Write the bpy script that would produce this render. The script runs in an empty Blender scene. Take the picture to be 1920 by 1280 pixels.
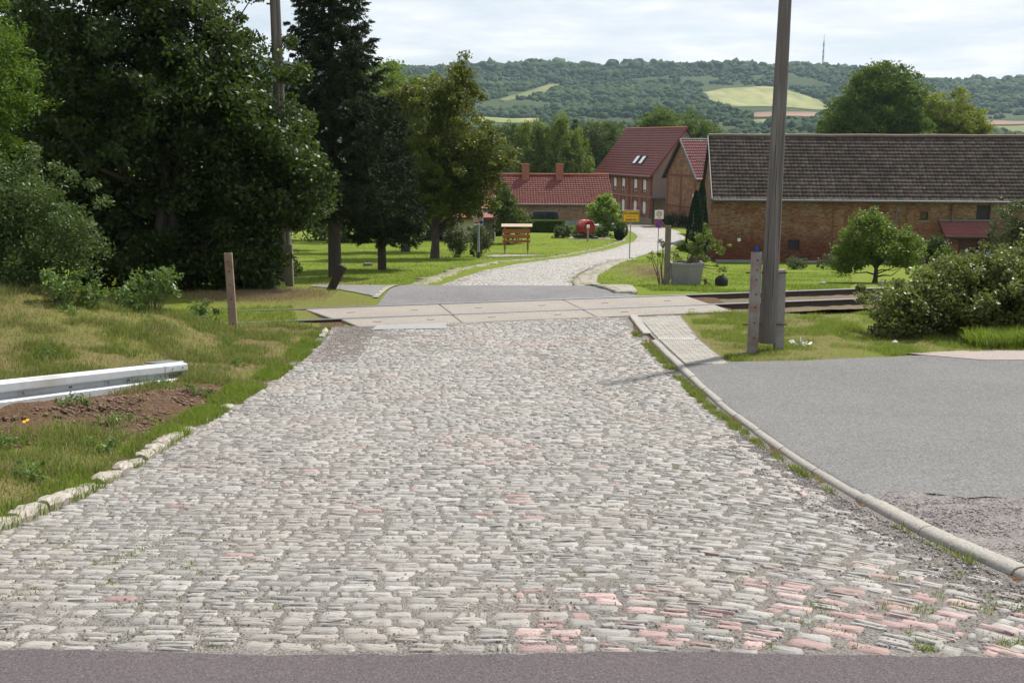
import bpy, math, random
import numpy as np
from mathutils import Vector, Matrix
rad = math.radians
random.seed(7); RG = np.random.default_rng(11)
SC = bpy.context.scene
COL = SC.collection

# ------------------------------------------------------------------ camera (eye at the origin, y runs down the road, z up)
FPX = 2000.0
PITCH, ROLL = rad(10.6), rad(.2)
F = np.array([0, math.cos(PITCH), -math.sin(PITCH)])
R0 = np.array([1., 0, 0]); U0 = np.array([0, math.sin(PITCH), math.cos(PITCH)])
CR = R0*math.cos(ROLL)+U0*math.sin(ROLL); CU = U0*math.cos(ROLL)-R0*math.sin(ROLL)
cd = bpy.data.cameras.new('camera'); cam = bpy.data.objects.new('camera', cd); COL.objects.link(cam)
cd.sensor_width = 36; cd.lens = 36*FPX/1920; cd.clip_start = .1; cd.clip_end = 12000
cam.matrix_world = Matrix(((CR[0], CU[0], -F[0], 0), (CR[1], CU[1], -F[1], 0), (CR[2], CU[2], -F[2], 0), (0, 0, 0, 1)))
SC.camera = cam

def at(u, v, y):
    d = F+CR*(u-960)/FPX-CU*(v-640)/FPX
    return d*(y/d[1])

# ------------------------------------------------------------------ node helper
class NT:
    def __init__(s, tree): s.t = tree
    def n(s, typ, ins=None, **props):
        nd = s.t.nodes.new(typ)
        for k, v in props.items(): setattr(nd, k, v)
        for k, v in (ins or {}).items():
            so = nd.inputs[k]
            if isinstance(v, bpy.types.NodeSocket): s.t.links.new(v, so)
            else: so.default_value = v
        return nd
    def math(s, op, a, b=0.0, c=0.0, clamp=False):
        nd = s.n('ShaderNodeMath', {0: a, 1: b, 2: c}, operation=op); nd.use_clamp = clamp
        return nd.outputs[0]
    def mix(s, f, a, b, blend='MIX'):
        nd = s.n('ShaderNodeMix', data_type='RGBA', blend_type=blend)
        for i, v in ((0, f), (6, a), (7, b)):
            if isinstance(v, bpy.types.NodeSocket): s.t.links.new(v, nd.inputs[i])
            else: nd.inputs[i].default_value = (v if i == 0 else (tuple(v)+(1,) if len(v) == 3 else v))
        return nd.outputs[2]
    def ramp(s, f, stops, interp='LINEAR'):
        nd = s.n('ShaderNodeValToRGB', {0: f}); cr = nd.color_ramp; cr.interpolation = interp
        while len(cr.elements) < len(stops): cr.elements.new(1)
        for e, (p, c) in zip(cr.elements, stops):
            e.position = p; e.color = (c, c, c, 1) if isinstance(c, (int, float)) else tuple(c)+(1,)
        return nd.outputs[0]
    def noise(s, vec, scale, detail=4, rough=.6, **k):
        return s.n('ShaderNodeTexNoise', {'Vector': vec, 'Scale': scale, 'Detail': detail, 'Roughness': rough}, **k).outputs[0]
    def mapv(s, vec, scale=(1, 1, 1), loc=(0, 0, 0)):
        return s.n('ShaderNodeMapping', {'Vector': vec, 'Scale': scale, 'Location': loc}).outputs[0]

# ------------------------------------------------------------------ sky, sun, exposure
SUN_EL, SUN_AZ = rad(55), rad(42)
w = bpy.data.worlds.new('World'); SC.world = w; w.use_nodes = True
wt = NT(w.node_tree)
for nd in list(w.node_tree.nodes): w.node_tree.nodes.remove(nd)
sky = wt.n('ShaderNodeTexSky', sky_type='NISHITA'); sky.sun_disc = False
sky.sun_elevation = SUN_EL; sky.sun_rotation = SUN_AZ; sky.air_density = 1.2; sky.dust_density = 1.5
tc = wt.n('ShaderNodeTexCoord').outputs['Generated']
sp = wt.n('ShaderNodeSeparateXYZ', {0: tc})
zz = wt.math('ADD', wt.math('MAXIMUM', sp.outputs[2], 0.0), .10)
cv = wt.n('ShaderNodeCombineXYZ', {0: wt.math('DIVIDE', sp.outputs[0], zz), 1: wt.math('DIVIDE', sp.outputs[1], zz), 2: 0.0}).outputs[0]
cn = wt.noise(cv, .95, 7, .55, noise_dimensions='3D')
cn2 = wt.noise(wt.mapv(cv, (1, 1, 1), (5, 3, 2)), 2.2, 6, .6)
cf = wt.ramp(cn, [(.30, 0), (.52, .9), (.7, 1)])
up = wt.ramp(sp.outputs[2], [(0, 1), (.25, 1), (.75, .45)])
cf = wt.math('MULTIPLY', cf, up)
cc = wt.ramp(cn2, [(.3, (6.0, 6.5, 7.2)), (.5, (7.3, 7.5, 7.75)), (.66, (8.5, 8.5, 8.5))])
skyc = wt.mix(cf, wt.mix(.6, sky.outputs[0], (5.0, 5.9, 7.0)), cc)
bg = wt.n('ShaderNodeBackground', {'Color': skyc, 'Strength': .09})
wt.n('ShaderNodeOutputWorld', {'Surface': bg.outputs[0]})
sl = bpy.data.lights.new('sun', 'SUN'); sl.energy = 4.7; sl.angle = rad(2.6); sl.color = (1, .95, .87)
so = bpy.data.objects.new('sun', sl); COL.objects.link(so)
SD = Vector((math.sin(SUN_AZ)*math.cos(SUN_EL), math.cos(SUN_AZ)*math.cos(SUN_EL), math.sin(SUN_EL)))
so.rotation_euler = SD.to_track_quat('Z', 'Y').to_euler()
SC.view_settings.view_transform = 'Standard'; SC.view_settings.look = 'None'
SC.view_settings.exposure = 0.55; SC.view_settings.gamma = 1
SC.render.engine = 'CYCLES'
SC.cycles.max_bounces = 6; SC.cycles.transparent_max_bounces = 6; SC.cycles.volume_bounces = 0

# ------------------------------------------------------------------ objects and meshes
def tag(o, label=None, cat=None, group=None, kind=None):
    if label: o['label'] = label
    if cat: o['category'] = cat
    if group: o['group'] = group
    if kind: o['kind'] = kind
    return o
def empty(name, loc, label, cat, group=None):
    o = bpy.data.objects.new(name, None); COL.objects.link(o); o.location = Vector(loc); o.empty_display_size = .2
    return tag(o, label, cat, group)
def wloc(o):
    v = Vector((0, 0, 0))
    while o: v += o.location; o = o.parent
    return v
def link_mesh(name, me, mats, parent=None, base=None, smooth=False):
    for m in (mats if isinstance(mats, (list, tuple)) else [mats]): me.materials.append(m)
    if smooth: me.polygons.foreach_set('use_smooth', [True]*len(me.polygons))
    o = bpy.data.objects.new(name, me); COL.objects.link(o)
    if parent is not None:
        me.transform(Matrix.Translation(-wloc(parent))); o.parent = parent
    elif base is not None:
        me.transform(Matrix.Translation(-Vector(base))); o.location = Vector(base)
    return o
def np_mesh(name, V, Fc, mats, parent=None, base=None, smooth=False, uv=None, midx=None, attrs=None):
    """V (n,3) array, Fc (m,k) int array of k-gons"""
    V = np.asarray(V, dtype=np.float32); Fc = np.asarray(Fc, dtype=np.int32); m, k = Fc.shape
    me = bpy.data.meshes.new(name); me.vertices.add(len(V)); me.vertices.foreach_set('co', V.ravel())
    me.loops.add(m*k); me.loops.foreach_set('vertex_index', Fc.ravel())
    me.polygons.add(m); me.polygons.foreach_set('loop_start', np.arange(0, m*k, k, dtype=np.int32))
    me.polygons.foreach_set('loop_total', np.full(m, k, dtype=np.int32))
    if midx is not None: me.polygons.foreach_set('material_index', np.asarray(midx, dtype=np.int32))
    if uv is not None:
        l = me.uv_layers.new(name='UVMap'); l.data.foreach_set('uv', np.asarray(uv, dtype=np.float32)[Fc.ravel()].ravel())
    for an, av in (attrs or {}).items():
        a = me.attributes.new(an, 'FLOAT', 'POINT'); a.data.foreach_set('value', np.asarray(av, dtype=np.float32))
    me.update(calc_edges=True); me.validate()
    return link_mesh(name, me, mats, parent, base, smooth)

class MB:
    """collects small shapes in world coordinates; build() links them as one mesh"""
    def __init__(s): s.v = []; s.f = []; s.uv = {}
    def poly(s, pts):
        b = len(s.v); s.v += [tuple(map(float, p)) for p in pts]; s.f.append(tuple(range(b, b+len(pts)))); return s
    def box(s, c, size, rx=(1, 0, 0), ry=(0, 1, 0), rz=(0, 0, 1), bev=0.0, taper=1.0):
        c = np.array(c, float); X, Y, Z = [np.array(a, float)*h/2 for a, h in zip((rx, ry, rz), size)]
        if bev <= 0:
            b = len(s.v)
            for k in (-1, 1):
                t = 1 if k < 0 else taper
                for i, j in ((-1, -1), (1, -1), (1, 1), (-1, 1)): s.v.append(tuple(c+X*i*t+Y*j*t+Z*k))
            s.f += [tuple(b+i for i in q) for q in ((3, 2, 1, 0), (4, 5, 6, 7), (0, 1, 5, 4), (1, 2, 6, 5), (2, 3, 7, 6), (3, 0, 4, 7))]
            return s
        h = np.array(size)/2; bv = min(bev, h.min()*.9)
        ring = []
        for (zi, ins) in ((-h[2], bv), (-h[2]+bv, 0), (h[2]-bv, 0), (h[2], bv)):
            ax, ay = h[0]-ins, h[1]-ins
            t = 1 if zi < 0 else taper
            ring.append([np.array((px*t, py*t, zi)) for px, py in ((-ax+bv*.0, -ay), (ax, -ay), (ax, ay), (-ax, ay))])
        rxn, ryn, rzn = [np.array(a, float) for a in (rx, ry, rz)]
        b = len(s.v)
        # chamfered corners: eight points per ring
        for (zi, ins) in ((-h[2], bv), (-h[2]+bv, 0), (h[2]-bv, 0), (h[2], bv)):
            ax, ay = h[0]-ins, h[1]-ins; q = bv*.7; t = 1 if zi < 0 else taper
            for px, py in ((-ax+q, -ay), (ax-q, -ay), (ax, -ay+q), (ax, ay-q), (ax-q, ay), (-ax+q, ay), (-ax, ay-q), (-ax, -ay+q)):
                s.v.append(tuple(c+rxn*px*t+ryn*py*t+rzn*zi))
        for r in range(3):
            for i in range(8): s.f.append((b+r*8+i, b+r*8+(i+1) % 8, b+(r+1)*8+(i+1) % 8, b+(r+1)*8+i))
        s.f.append(tuple(b+i for i in range(7, -1, -1))); s.f.append(tuple(b+24+i for i in range(8)))
        return s
    def tube(s, pts, rads, n=8, cap=True):
        pts = [np.array(p, float) for p in pts]
        if isinstance(rads, (int, float)): rads = [rads]*len(pts)
        b = len(s.v)
        for i, p in enumerate(pts):
            d = pts[min(i+1, len(pts)-1)]-pts[max(i-1, 0)]; d /= (np.linalg.norm(d)+1e-9)
            a = np.cross(d, (0, 0, 1) if abs(d[2]) < .9 else (0, 1, 0)); a /= np.linalg.norm(a); c = np.cross(d, a)
            for k in range(n):
                t = 2*math.pi*k/n; s.v.append(tuple(p+rads[i]*(a*math.cos(t)+c*math.sin(t))))
        for i in range(len(pts)-1):
            for k in range(n): s.f.append((b+i*n+k, b+i*n+(k+1) % n, b+(i+1)*n+(k+1) % n, b+(i+1)*n+k))
        if cap:
            s.f.append(tuple(b+k for k in range(n-1, -1, -1))); e = b+(len(pts)-1)*n; s.f.append(tuple(e+k for k in range(n)))
        return s
    def sweep(s, path, prof, closed=True, side=None, up=(0, 0, 1), caps=True):
        """profile points (a along side, b along up) carried along the path"""
        path = [np.array(p, float) for p in path]; up = np.array(up, float); b = len(s.v); n = len(prof)
        for i, p in enumerate(path):
            d = path[min(i+1, len(path)-1)]-path[max(i-1, 0)]; d /= np.linalg.norm(d)
            sd = np.cross(d, up); sd /= np.linalg.norm(sd)
            for a, c in prof: s.v.append(tuple(p+sd*a+up*c))
        m = n if closed else n-1
        for i in range(len(path)-1):
            for k in range(m): s.f.append((b+i*n+k, b+i*n+(k+1) % n, b+(i+1)*n+(k+1) % n, b+(i+1)*n+k))
        if closed and caps:
            s.f.append(tuple(b+k for k in range(n-1, -1, -1))); e = b+(len(path)-1)*n; s.f.append(tuple(e+k for k in range(n)))
        return s
    def disc(s, c, nrm, r0, r1=0.0, thick=.004, n=28, t0=0, t1=2*math.pi):
        c = np.array(c, float); nrm = np.array(nrm, float); nrm /= np.linalg.norm(nrm)
        a = np.cross(nrm, (0, 0, 1)) if abs(nrm[2]) < .9 else np.array((1., 0, 0)); a /= np.linalg.norm(a); e = np.cross(a, nrm)
        full = abs(t1-t0-2*math.pi) < 1e-6
        for k in range(n):
            A, B = t0+(t1-t0)*k/n, t0+(t1-t0)*(k+1)/n
            P = [c+a*math.cos(t)*r+e*math.sin(t)*r for r in (r1, r0) for t in (A, B)]
            tp = [p+nrm*thick for p in P]
            s.poly([tp[2], tp[3], tp[1], tp[0]]); s.poly([P[2], P[3], tp[3], tp[2]])
            if r1 > 0: s.poly([P[0], P[1], tp[1], tp[0]])
            if not full and k == 0: s.poly([P[0], P[2], tp[2], tp[0]])
            if not full and k == n-1: s.poly([P[1], P[3], tp[3], tp[1]])
        return s
    def build(s, name, mat, parent=None, base=None, smooth=False):
        me = bpy.data.meshes.new(name); me.from_pydata(s.v, [], s.f); me.update()
        import bmesh
        bm = bmesh.new(); bm.from_mesh(me); bmesh.ops.recalc_face_normals(bm, faces=bm.faces); bm.to_mesh(me); bm.free()
        o = link_mesh(name, me, mat, parent, base, False)
        if smooth:
            me.polygons.foreach_set('use_smooth', [True]*len(me.polygons))
            try: me.set_sharp_from_angle(angle=rad(38))
            except Exception: pass
        return o

# ------------------------------------------------------------------ materials
MATS = {}
def newmat(name):
    m = bpy.data.materials.new(name); m.use_nodes = True
    for nd in list(m.node_tree.nodes): m.node_tree.nodes.remove(nd)
    MATS[name] = m; return m, NT(m.node_tree)
def finish(t, bsdf, height=None, dist=.01, strength=1.0):
    if height is not None:
        b = t.n('ShaderNodeBump', {'Height': height, 'Distance': dist, 'Strength': strength})
        t.t.links.new(b.outputs[0], bsdf.inputs['Normal'])
    t.n('ShaderNodeOutputMaterial', {'Surface': bsdf.outputs[0]})
def objc(t): return t.n('ShaderNodeTexCoord').outputs['Object']
def simple(name, c1, c2=None, scale=3, rough=.8, bump=.0, bscale=None, metal=0, spec=.4, stain=None, sscale=.6, stretch=(1, 1, 1), island=0.0):
    m, t = newmat(name); v = t.mapv(objc(t), stretch)
    c2 = c2 or tuple(x*.7 for x in c1)
    col = t.mix(t.ramp(t.noise(v, scale, 6), [(.3, 0), (.7, 1)]), c1, c2)
    if stain: col = t.mix(t.ramp(t.noise(v, sscale, 5, .65), [(.5, 0), (.68, .85)]), col, stain)
    if island:
        rn = t.n('ShaderNodeNewGeometry').outputs['Random Per Island']
        hs = t.n('ShaderNodeHueSaturation', {'Value': t.math('ADD', t.math('MULTIPLY', rn, island), 1-island/2), 'Color': col}); col = hs.outputs[0]
    b = t.n('ShaderNodeBsdfPrincipled', {'Base Color': col, 'Roughness': rough, 'Metallic': metal, 'Specular IOR Level': spec})
    finish(t, b, t.noise(v, bscale or scale*6, 5) if bump else None, bump)
    return m
def leafmat(name, cols, transl=.3, rough=.42, spec=.5, ns=.8, tcol=None, straw=None):
    m, t = newmat(name)
    rn = t.n('ShaderNodeNewGeometry').outputs['Random Per Island']
    nz = t.noise(objc(t), ns, 3)
    f = t.math('ADD', t.math('MULTIPLY', rn, .55), t.math('MULTIPLY', nz, .75)); f = t.math('SUBTRACT', f, .15, clamp=True)
    st = [(i/(len(cols)-1), c) for i, c in enumerate(cols)]
    col = t.ramp(f, st)
    if straw:
        r2 = t.math('FRACT', t.math('MULTIPLY', rn, 37.7))
        col = t.mix(t.ramp(r2, [(straw[0]-.01, 1), (straw[0], 0)]), col, straw[1])
    b = t.n('ShaderNodeBsdfPrincipled', {'Base Color': col, 'Roughness': rough, 'Specular IOR Level': spec})
    tr = t.n('ShaderNodeBsdfTranslucent', {'Color': t.mix(.5, col, tcol) if tcol else col})
    mx = t.n('ShaderNodeMixShader', {0: transl, 1: b.outputs[0], 2: tr.outputs[0]})
    t.n('ShaderNodeOutputMaterial', {'Surface': mx.outputs[0]})
    return m

def brickmat(name, red, yel, mortar, redlow=None, zsplit=None, amount=.5):
    m, t = newmat(name)
    uv = t.n('ShaderNodeUVMap').outputs[0]
    br = t.n('ShaderNodeTexBrick', {'Vector': uv, 'Color1': (*red, 1), 'Color2': (*yel, 1), 'Mortar': (*mortar, 1), 'Scale': 1.0, 'Mortar Size': .008,
             'Mortar Smooth': .3, 'Bias': (amount-.5)*2, 'Brick Width': .26, 'Row Height': .078})
    n1 = t.noise(uv, .55, 6, .65); n2 = t.noise(uv, 9, 3, .7)
    col = t.mix(t.ramp(n1, [(.42, 0), (.6, .75)]), br.outputs[0], redlow or red)
    if zsplit is not None:
        y = t.n('ShaderNodeSeparateXYZ', {0: uv}).outputs[1]
        f = t.math('ADD', y, t.math('MULTIPLY', t.math('SUBTRACT', n1, .5), 3.0))
        col = t.mix(t.ramp(t.math('DIVIDE', f, 6.0), [(zsplit/6-.08, 1), (zsplit/6+.1, 0)]), col, t.mix(n2, redlow, tuple(.55*x for x in redlow)))
    col = t.mix(t.ramp(n2, [(.3, .65), (.62, 0)]), col, tuple(x*.38 for x in red))
    cell = t.n('ShaderNodeTexWhiteNoise', {'Vector': t.n('ShaderNodeVectorMath', {0: t.mapv(uv, (3.85, 12.8, 1))}, operation='FLOOR').outputs[0]}, noise_dimensions='2D').outputs[0]
    hs = t.n('ShaderNodeHueSaturation', {'Color': col, 'Value': t.math('ADD', t.math('MULTIPLY', cell, .6), .7)})
    b = t.n('ShaderNodeBsdfPrincipled', {'Base Color': hs.outputs[0], 'Roughness': .9, 'Specular IOR Level': .15})
    finish(t, b, t.math('ADD', br.outputs[1], t.math('MULTIPLY', n2, -.6)), -.006)
    return m
def tilemat(name, c1, c2, dirt, rough=.65, spec=.35, dirtamt=.6):
    m, t = newmat(name)
    uv = t.n('ShaderNodeUVMap').outputs[0]
    fl = t.n('ShaderNodeVectorMath', {0: uv}, operation='FLOOR').outputs[0]
    wn = t.n('ShaderNodeTexWhiteNoise', {'Vector': fl}, noise_dimensions='2D').outputs[0]
    nz = t.noise(objc(t), .35, 5, .7)
    col = t.mix(wn, c1, c2)
    fr = t.n('ShaderNodeVectorMath', {0: uv}, operation='FRACTION').outputs[0]
    col = t.mix(t.math('MULTIPLY', t.ramp(t.noise(uv, 1.3, 4, .7), [(.48, 0), (.7, 1)]), dirtamt), col, dirt)
    col = t.mix(t.math('MULTIPLY', t.ramp(nz, [(.45, 0), (.7, 1)]), dirtamt*.7), col, tuple(x*.6 for x in c1))
    b = t.n('ShaderNodeBsdfPrincipled', {'Base Color': col, 'Roughness': rough, 'Specular IOR Level': spec})
    finish(t, b, t.noise(uv, 4, 3), .01)
    return m

def mk_mats():
    # ground -----------------------------------------------------
    m, t = newmat('ground'); v = objc(t)
    at_ = lambda n: t.n('ShaderNodeAttribute', attribute_name=n).outputs['Fac']
    n1 = t.noise(v, .35, 6, .65); n2 = t.noise(v, 3.0, 6, .7); n3 = t.noise(v, 22, 4, .7)
    lawn = t.mix(t.ramp(n2, [(.35, 0), (.65, 1)]), (.125, .185, .014), (.20, .25, .026))
    dry = t.mix(t.ramp(n2, [(.35, 0), (.65, 1)]), (.25, .18, .095), (.15, .135, .05))
    col = t.mix(t.ramp(t.math('ADD', t.math('MULTIPLY', n1, .7), t.math('MULTIPLY', at_('dry'), .6)), [(.52, 0), (.78, .95)]), lawn, dry)
    dirt = t.mix(t.ramp(n3, [(.35, 0), (.7, 1)]), (.085, .045, .03), (.19, .115, .08))
    col = t.mix(t.ramp(t.math('ADD', at_('dirt'), t.math('MULTIPLY', t.math('SUBTRACT', n2, .5), .9)), [(.42, 0), (.58, 1)]), col, dirt)
    b = t.n('ShaderNodeBsdfPrincipled', {'Base Color': t.mix(t.math('MULTIPLY', n3, .5), col, tuple([.05, .05, .02])), 'Roughness': .95, 'Specular IOR Level': .1})
    finish(t, b, t.math('ADD', n3, t.math('MULTIPLY', n2, 1.5)), .05)
    # hills
    m, t = newmat('hills'); v = objc(t)
    n1 = t.noise(v, .006, 6, .65); n2 = t.noise(v, .05, 6, .7)
    col = t.mix(t.ramp(n1, [(.4, 0), (.6, 1)]), (.025, .043, .014), (.055, .075, .024))
    col = t.mix(t.ramp(n2, [(.58, 0), (.8, .5)]), col, (.13, .13, .055))
    b = t.n('ShaderNodeBsdfPrincipled', {'Base Color': col, 'Roughness': .95, 'Specular IOR Level': .1}); finish(t, b, n2, 2.0)
    def field(name, c1, c2, sc):
        m, t = newmat(name); v = objc(t)
        n = t.noise(t.mapv(v, (1, .12, 1)), sc, 5, .65)
        nb = t.noise(v, .012, 4, .6)
        b = t.n('ShaderNodeBsdfPrincipled', {'Base Color': t.mix(t.ramp(nb, [(.4, 0), (.62, .6)]), t.mix(t.ramp(n, [(.38, 0), (.62, 1)]), c1, c2), tuple(x*.75 for x in c2)), 'Roughness': .95, 'Specular IOR Level': .1}); finish(t, b)
    field('field_straw', (.30, .27, .13), (.17, .20, .07), .05)
    field('field_soil', (.27, .17, .12), (.22, .15, .10), .04)
    field('field_green', (.12, .15, .05), (.16, .17, .065), .04)
    # cobbles
    def stone(name, a, b_, c):
        m, t = newmat(name)
        rn = t.n('ShaderNodeNewGeometry').outputs['Random Per Island']; uv = t.n('ShaderNodeUVMap').outputs[0]
        st = t.noise(t.mapv(uv, (9, 130, 1)), 1, 4, .6); fine = t.noise(objc(t), 90, 3, .7); big = t.noise(objc(t), .9, 5, .6)
        r2 = t.math('FRACT', t.math('MULTIPLY', rn, 91.3))
        col = t.ramp(rn, [(0, a), (.45, b_), (.8, c), (1, tuple(x*1.12 for x in c))])
        col = t.mix(t.ramp(st, [(.36, .75), (.5, 0)]), col, tuple(x*.42 for x in a))
        col = t.mix(t.ramp(fine, [(.3, .35), (.6, 0)]), col, (.17, .15, .13))
        col = t.mix(t.ramp(big, [(.45, 0), (.7, .4)]), col, (.30, .24, .195))
        b = t.n('ShaderNodeBsdfPrincipled', {'Base Color': col, 'Roughness': t.math('ADD', t.math('MULTIPLY', r2, .25), .5), 'Specular IOR Level': .4})
        finish(t, b, t.math('ADD', st, t.math('MULTIPLY', fine, .4)), .006)
    stone('cobble', (.235, .226, .212), (.285, .274, .257), (.345, .331, .309))
    stone('cobble_red', (.28, .18, .168), (.34, .225, .21), (.42, .30, .285))
    stone('kerb_rough', (.24, .21, .175), (.30, .27, .23), (.37, .335, .285))
    # grit between cobbles
    m, t = newmat('grit'); v = objc(t)
    n1 = t.noise(v, 1.2, 5, .6); n2 = t.noise(v, 55, 4, .8); vo = t.n('ShaderNodeTexVoronoi', {'Vector': v, 'Scale': 85.0}).outputs
    col = t.mix(t.ramp(n1, [(.35, 0), (.65, 1)]), (.24, .22, .20), (.19, .175, .16))
    col = t.mix(t.ramp(n2, [(.34, .8), (.5, 0)]), col, (.05, .043, .038)); col = t.mix(t.ramp(n2, [(.58, 0), (.72, .7)]), col, (.50, .45, .41))
    col = t.mix(t.ramp(t.noise(v, 3.3, 4, .6), [(.62, 0), (.72, .6)]), col, (.09, .10, .035))
    b = t.n('ShaderNodeBsdfPrincipled', {'Base Color': col, 'Roughness': .95, 'Specular IOR Level': .15}); finish(t, b, t.math('ADD', vo[0], n2), .012)
    # asphalts
    def asphalt(name, c, speck=.5, big=.25, gs=120, tint=None, cracks=False, joints=False):
        m, t = newmat(name); v = objc(t)
        n1 = t.noise(v, .55, 8, .68); n2 = t.noise(v, gs, 3, .8); n3 = t.noise(v, gs*.35, 4, .7)
        col = t.mix(t.ramp(n1, [(.35, 0), (.68, 1)]), c, tint or tuple(x*(1-big) for x in c))
        col = t.mix(t.ramp(n2, [(.32, speck), (.5, 0)]), col, tuple(x*.28 for x in c))
        col = t.mix(t.ramp(n2, [(.56, 0), (.72, speck)]), col, tuple(min(1, x*2.1) for x in c))
        col = t.mix(t.ramp(n3, [(.35, .3), (.55, 0)]), col, tuple(x*.4 for x in c))
        col = t.mix(t.ramp(t.noise(v, 5.5, 3, .5), [(.70, 0), (.75, .4)]), col, tuple(x*.55 for x in c))
        if joints:
            cr = t.n('ShaderNodeTexVoronoi', {'Vector': v, 'Scale': 1.9, 'Randomness': .55}, feature='DISTANCE_TO_EDGE').outputs[0]
            col = t.mix(t.ramp(cr, [(.03, .85), (.07, 0)]), col, (.10, .11, .04))
        if cracks:
            wv = t.n('ShaderNodeVectorMath', {0: v, 1: t.n('ShaderNodeTexNoise', {'Vector': v, 'Scale': 2.0}).outputs[1]}, operation='ADD').outputs[0]
            cr = t.n('ShaderNodeTexVoronoi', {'Vector': wv, 'Scale': .45}, feature='DISTANCE_TO_EDGE').outputs[0]
            col = t.mix(t.ramp(cr, [(.0, .8), (.006, 0)]), col, tuple(x*.3 for x in c))
        b = t.n('ShaderNodeBsdfPrincipled', {'Base Color': col, 'Roughness': .95, 'Specular IOR Level': .08}); finish(t, b, t.math('ADD', n2, n3), .006)
    asphalt('asphalt_main', (.122, .104, .109), .75, .12, 110)
    asphalt('asphalt_lot', (.175, .172, .168), .85, .16, 48)
    asphalt('asphalt_crossing', (.195, .19, .19), .8, .2, 40, tint=(.15, .145, .145))
    asphalt('asphalt_patch', (.30, .30, .30), .2, .1, 60)
    asphalt('gravel', (.19, .172, .165), .95, .15, 42, tint=(.21, .185, .175))
    asphalt('gravel_grey', (.21, .205, .20), .95, .15, 30)
    asphalt('concrete_patch', (.34, .29, .27), .35, .2, 60)
    asphalt('slab', (.30, .27, .238), .4, .14, 40, tint=(.25, .225, .2))
    asphalt('path_slab', (.33, .305, .26), .45, .3, 30, joints=True)
    asphalt('path_worn', (.30, .275, .22), .6, .3, 14, tint=(.15, .17, .06), joints=True)
    asphalt('kerb', (.37, .345, .31), .4, .22, 90)
    asphalt('concrete', (.30, .29, .27), .25, .3, 60)
    asphalt('ballast', (.15, .11, .085), .8, .3, 25, tint=(.12, .12, .05))
    # paving blocks
    m, t = newmat('paver'); v = objc(t)
    rn = t.n('ShaderNodeNewGeometry').outputs['Random Per Island']; fine = t.noise(v, 110, 3, .8)
    col = t.ramp(rn, [(0, (.22, .205, .18)), (.5, (.26, .243, .215)), (1, (.30, .283, .25))])
    col = t.mix(t.ramp(fine, [(.35, .3), (.55, 0)]), col, (.16, .15, .13)); col = t.mix(t.ramp(t.noise(v, 2.5, 4), [(.55, 0), (.7, .35)]), col, (.24, .22, .17))
    b = t.n('ShaderNodeBsdfPrincipled', {'Base Color': col, 'Roughness': .85, 'Specular IOR Level': .25}); finish(t, b, fine, .003)
    simple('galvanised', (.62, .65, .68), (.52, .55, .60), 6, .42, 0, metal=.55, spec=.6, stain=(.45, .42, .38), sscale=1.6)
    simple('galv_dark', (.30, .32, .34), (.22, .23, .24), 6, .45, metal=.6)
    simple('rust', (.17, .07, .04), (.09, .05, .04), 8, .9, .004)
    simple('rail_side', (.055, .045, .04), (.09, .06, .045), 6, .85, .003)
    simple('rail_top', (.34, .33, .33), (.42, .41, .40), 5, .35, metal=.8)
    simple('wood_pole', (.155, .135, .115), (.085, .075, .066), 2.2, .85, .01, 10, stretch=(9, 9, .45), stain=(.21, .19, .165), sscale=1.2)
    simple('wood_dark', (.05, .036, .027), (.03, .02, .016), 4, .9, .01, 12, stretch=(8, 8, .6))
    simple('steel_post', (.27, .25, .235), (.18, .155, .135), 5, .7, .003, stain=(.23, .09, .055), sscale=2.6, spec=.3)
    simple('steel_post_brown', (.29, .225, .17), (.20, .13, .09), 5, .8, .003, stain=(.16, .07, .045), sscale=2.8)
    simple('post_brown', (.20, .165, .125), (.13, .105, .08), 4, .85, .003)
    simple('hole', (.012, .01, .01), (.012, .01, .01), 1, .9)
    simple('bark', (.085, .065, .05), (.045, .035, .028), 3, .95, .03, 9, stretch=(3, 3, .6))
    simple('bark_light', (.16, .13, .09), (.09, .07, .05), 4, .95, .02, 9, stretch=(3, 3, .6))
    simple('birch_bark', (.55, .53, .48), (.3, .28, .25), 2, .8, stretch=(1, 1, 3))
    simple('clod', (.10, .055, .038), (.19, .12, .085), 20, .95, .01, 40, island=.7)
    simple('pebble', (.30, .26, .235), (.20, .17, .155), 30, .9, 0, island=1.0)
    simple('pebble_red', (.25, .22, .21), (.19, .17, .165), 30, .9, 0, island=1.1)
    brickmat('brick_barn', (.205, .098, .058), (.30, .205, .115), (.22, .16, .10), (.20, .07, .038), 2.0, .55)
    brickmat('brick_house', (.31, .13, .08), (.30, .165, .10), (.25, .17, .12), (.26, .10, .06), None, .4)
    brickmat('brick_pale', (.32, .19, .13), (.34, .24, .16), (.30, .235, .18), (.29, .165, .11), None, .5)
    brickmat('brick_gable', (.28, .145, .085), (.32, .21, .12), (.25, .18, .12), (.25, .12, .07), None, .5)
    simple('plaster', (.27, .21, .17), (.22, .175, .145), 1.2, .9, .003, stain=(.18, .145, .12), sscale=.5)
    simple('plaster_white', (.62, .60, .54), (.55, .52, .46), 1, .9, stain=(.4, .37, .3))
    simple('plaster_beige', (.44, .41, .31), (.38, .36, .27), 1, .9)
    simple('plinth', (.30, .30, .32), (.24, .24, .26), 1, .9)
    simple('garage_wall', (.14, .115, .10), (.10, .085, .075), 2, .9)
    tilemat('tile_barn', (.055, .041, .034), (.115, .088, .074), (.024, .020, .018), .85, .1, 1.0)
    tilemat('tile_red', (.150, .038, .033), (.18, .048, .04), (.10, .036, .032), .55, .4, .4)
    tilemat('tile_old', (.17, .045, .032), (.14, .036, .028), (.27, .13, .10), .75, .3, .7)
    tilemat('tile_gloss', (.20, .042, .038), (.17, .036, .034), (.14, .036, .034), .22, .7, .2)
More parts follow.
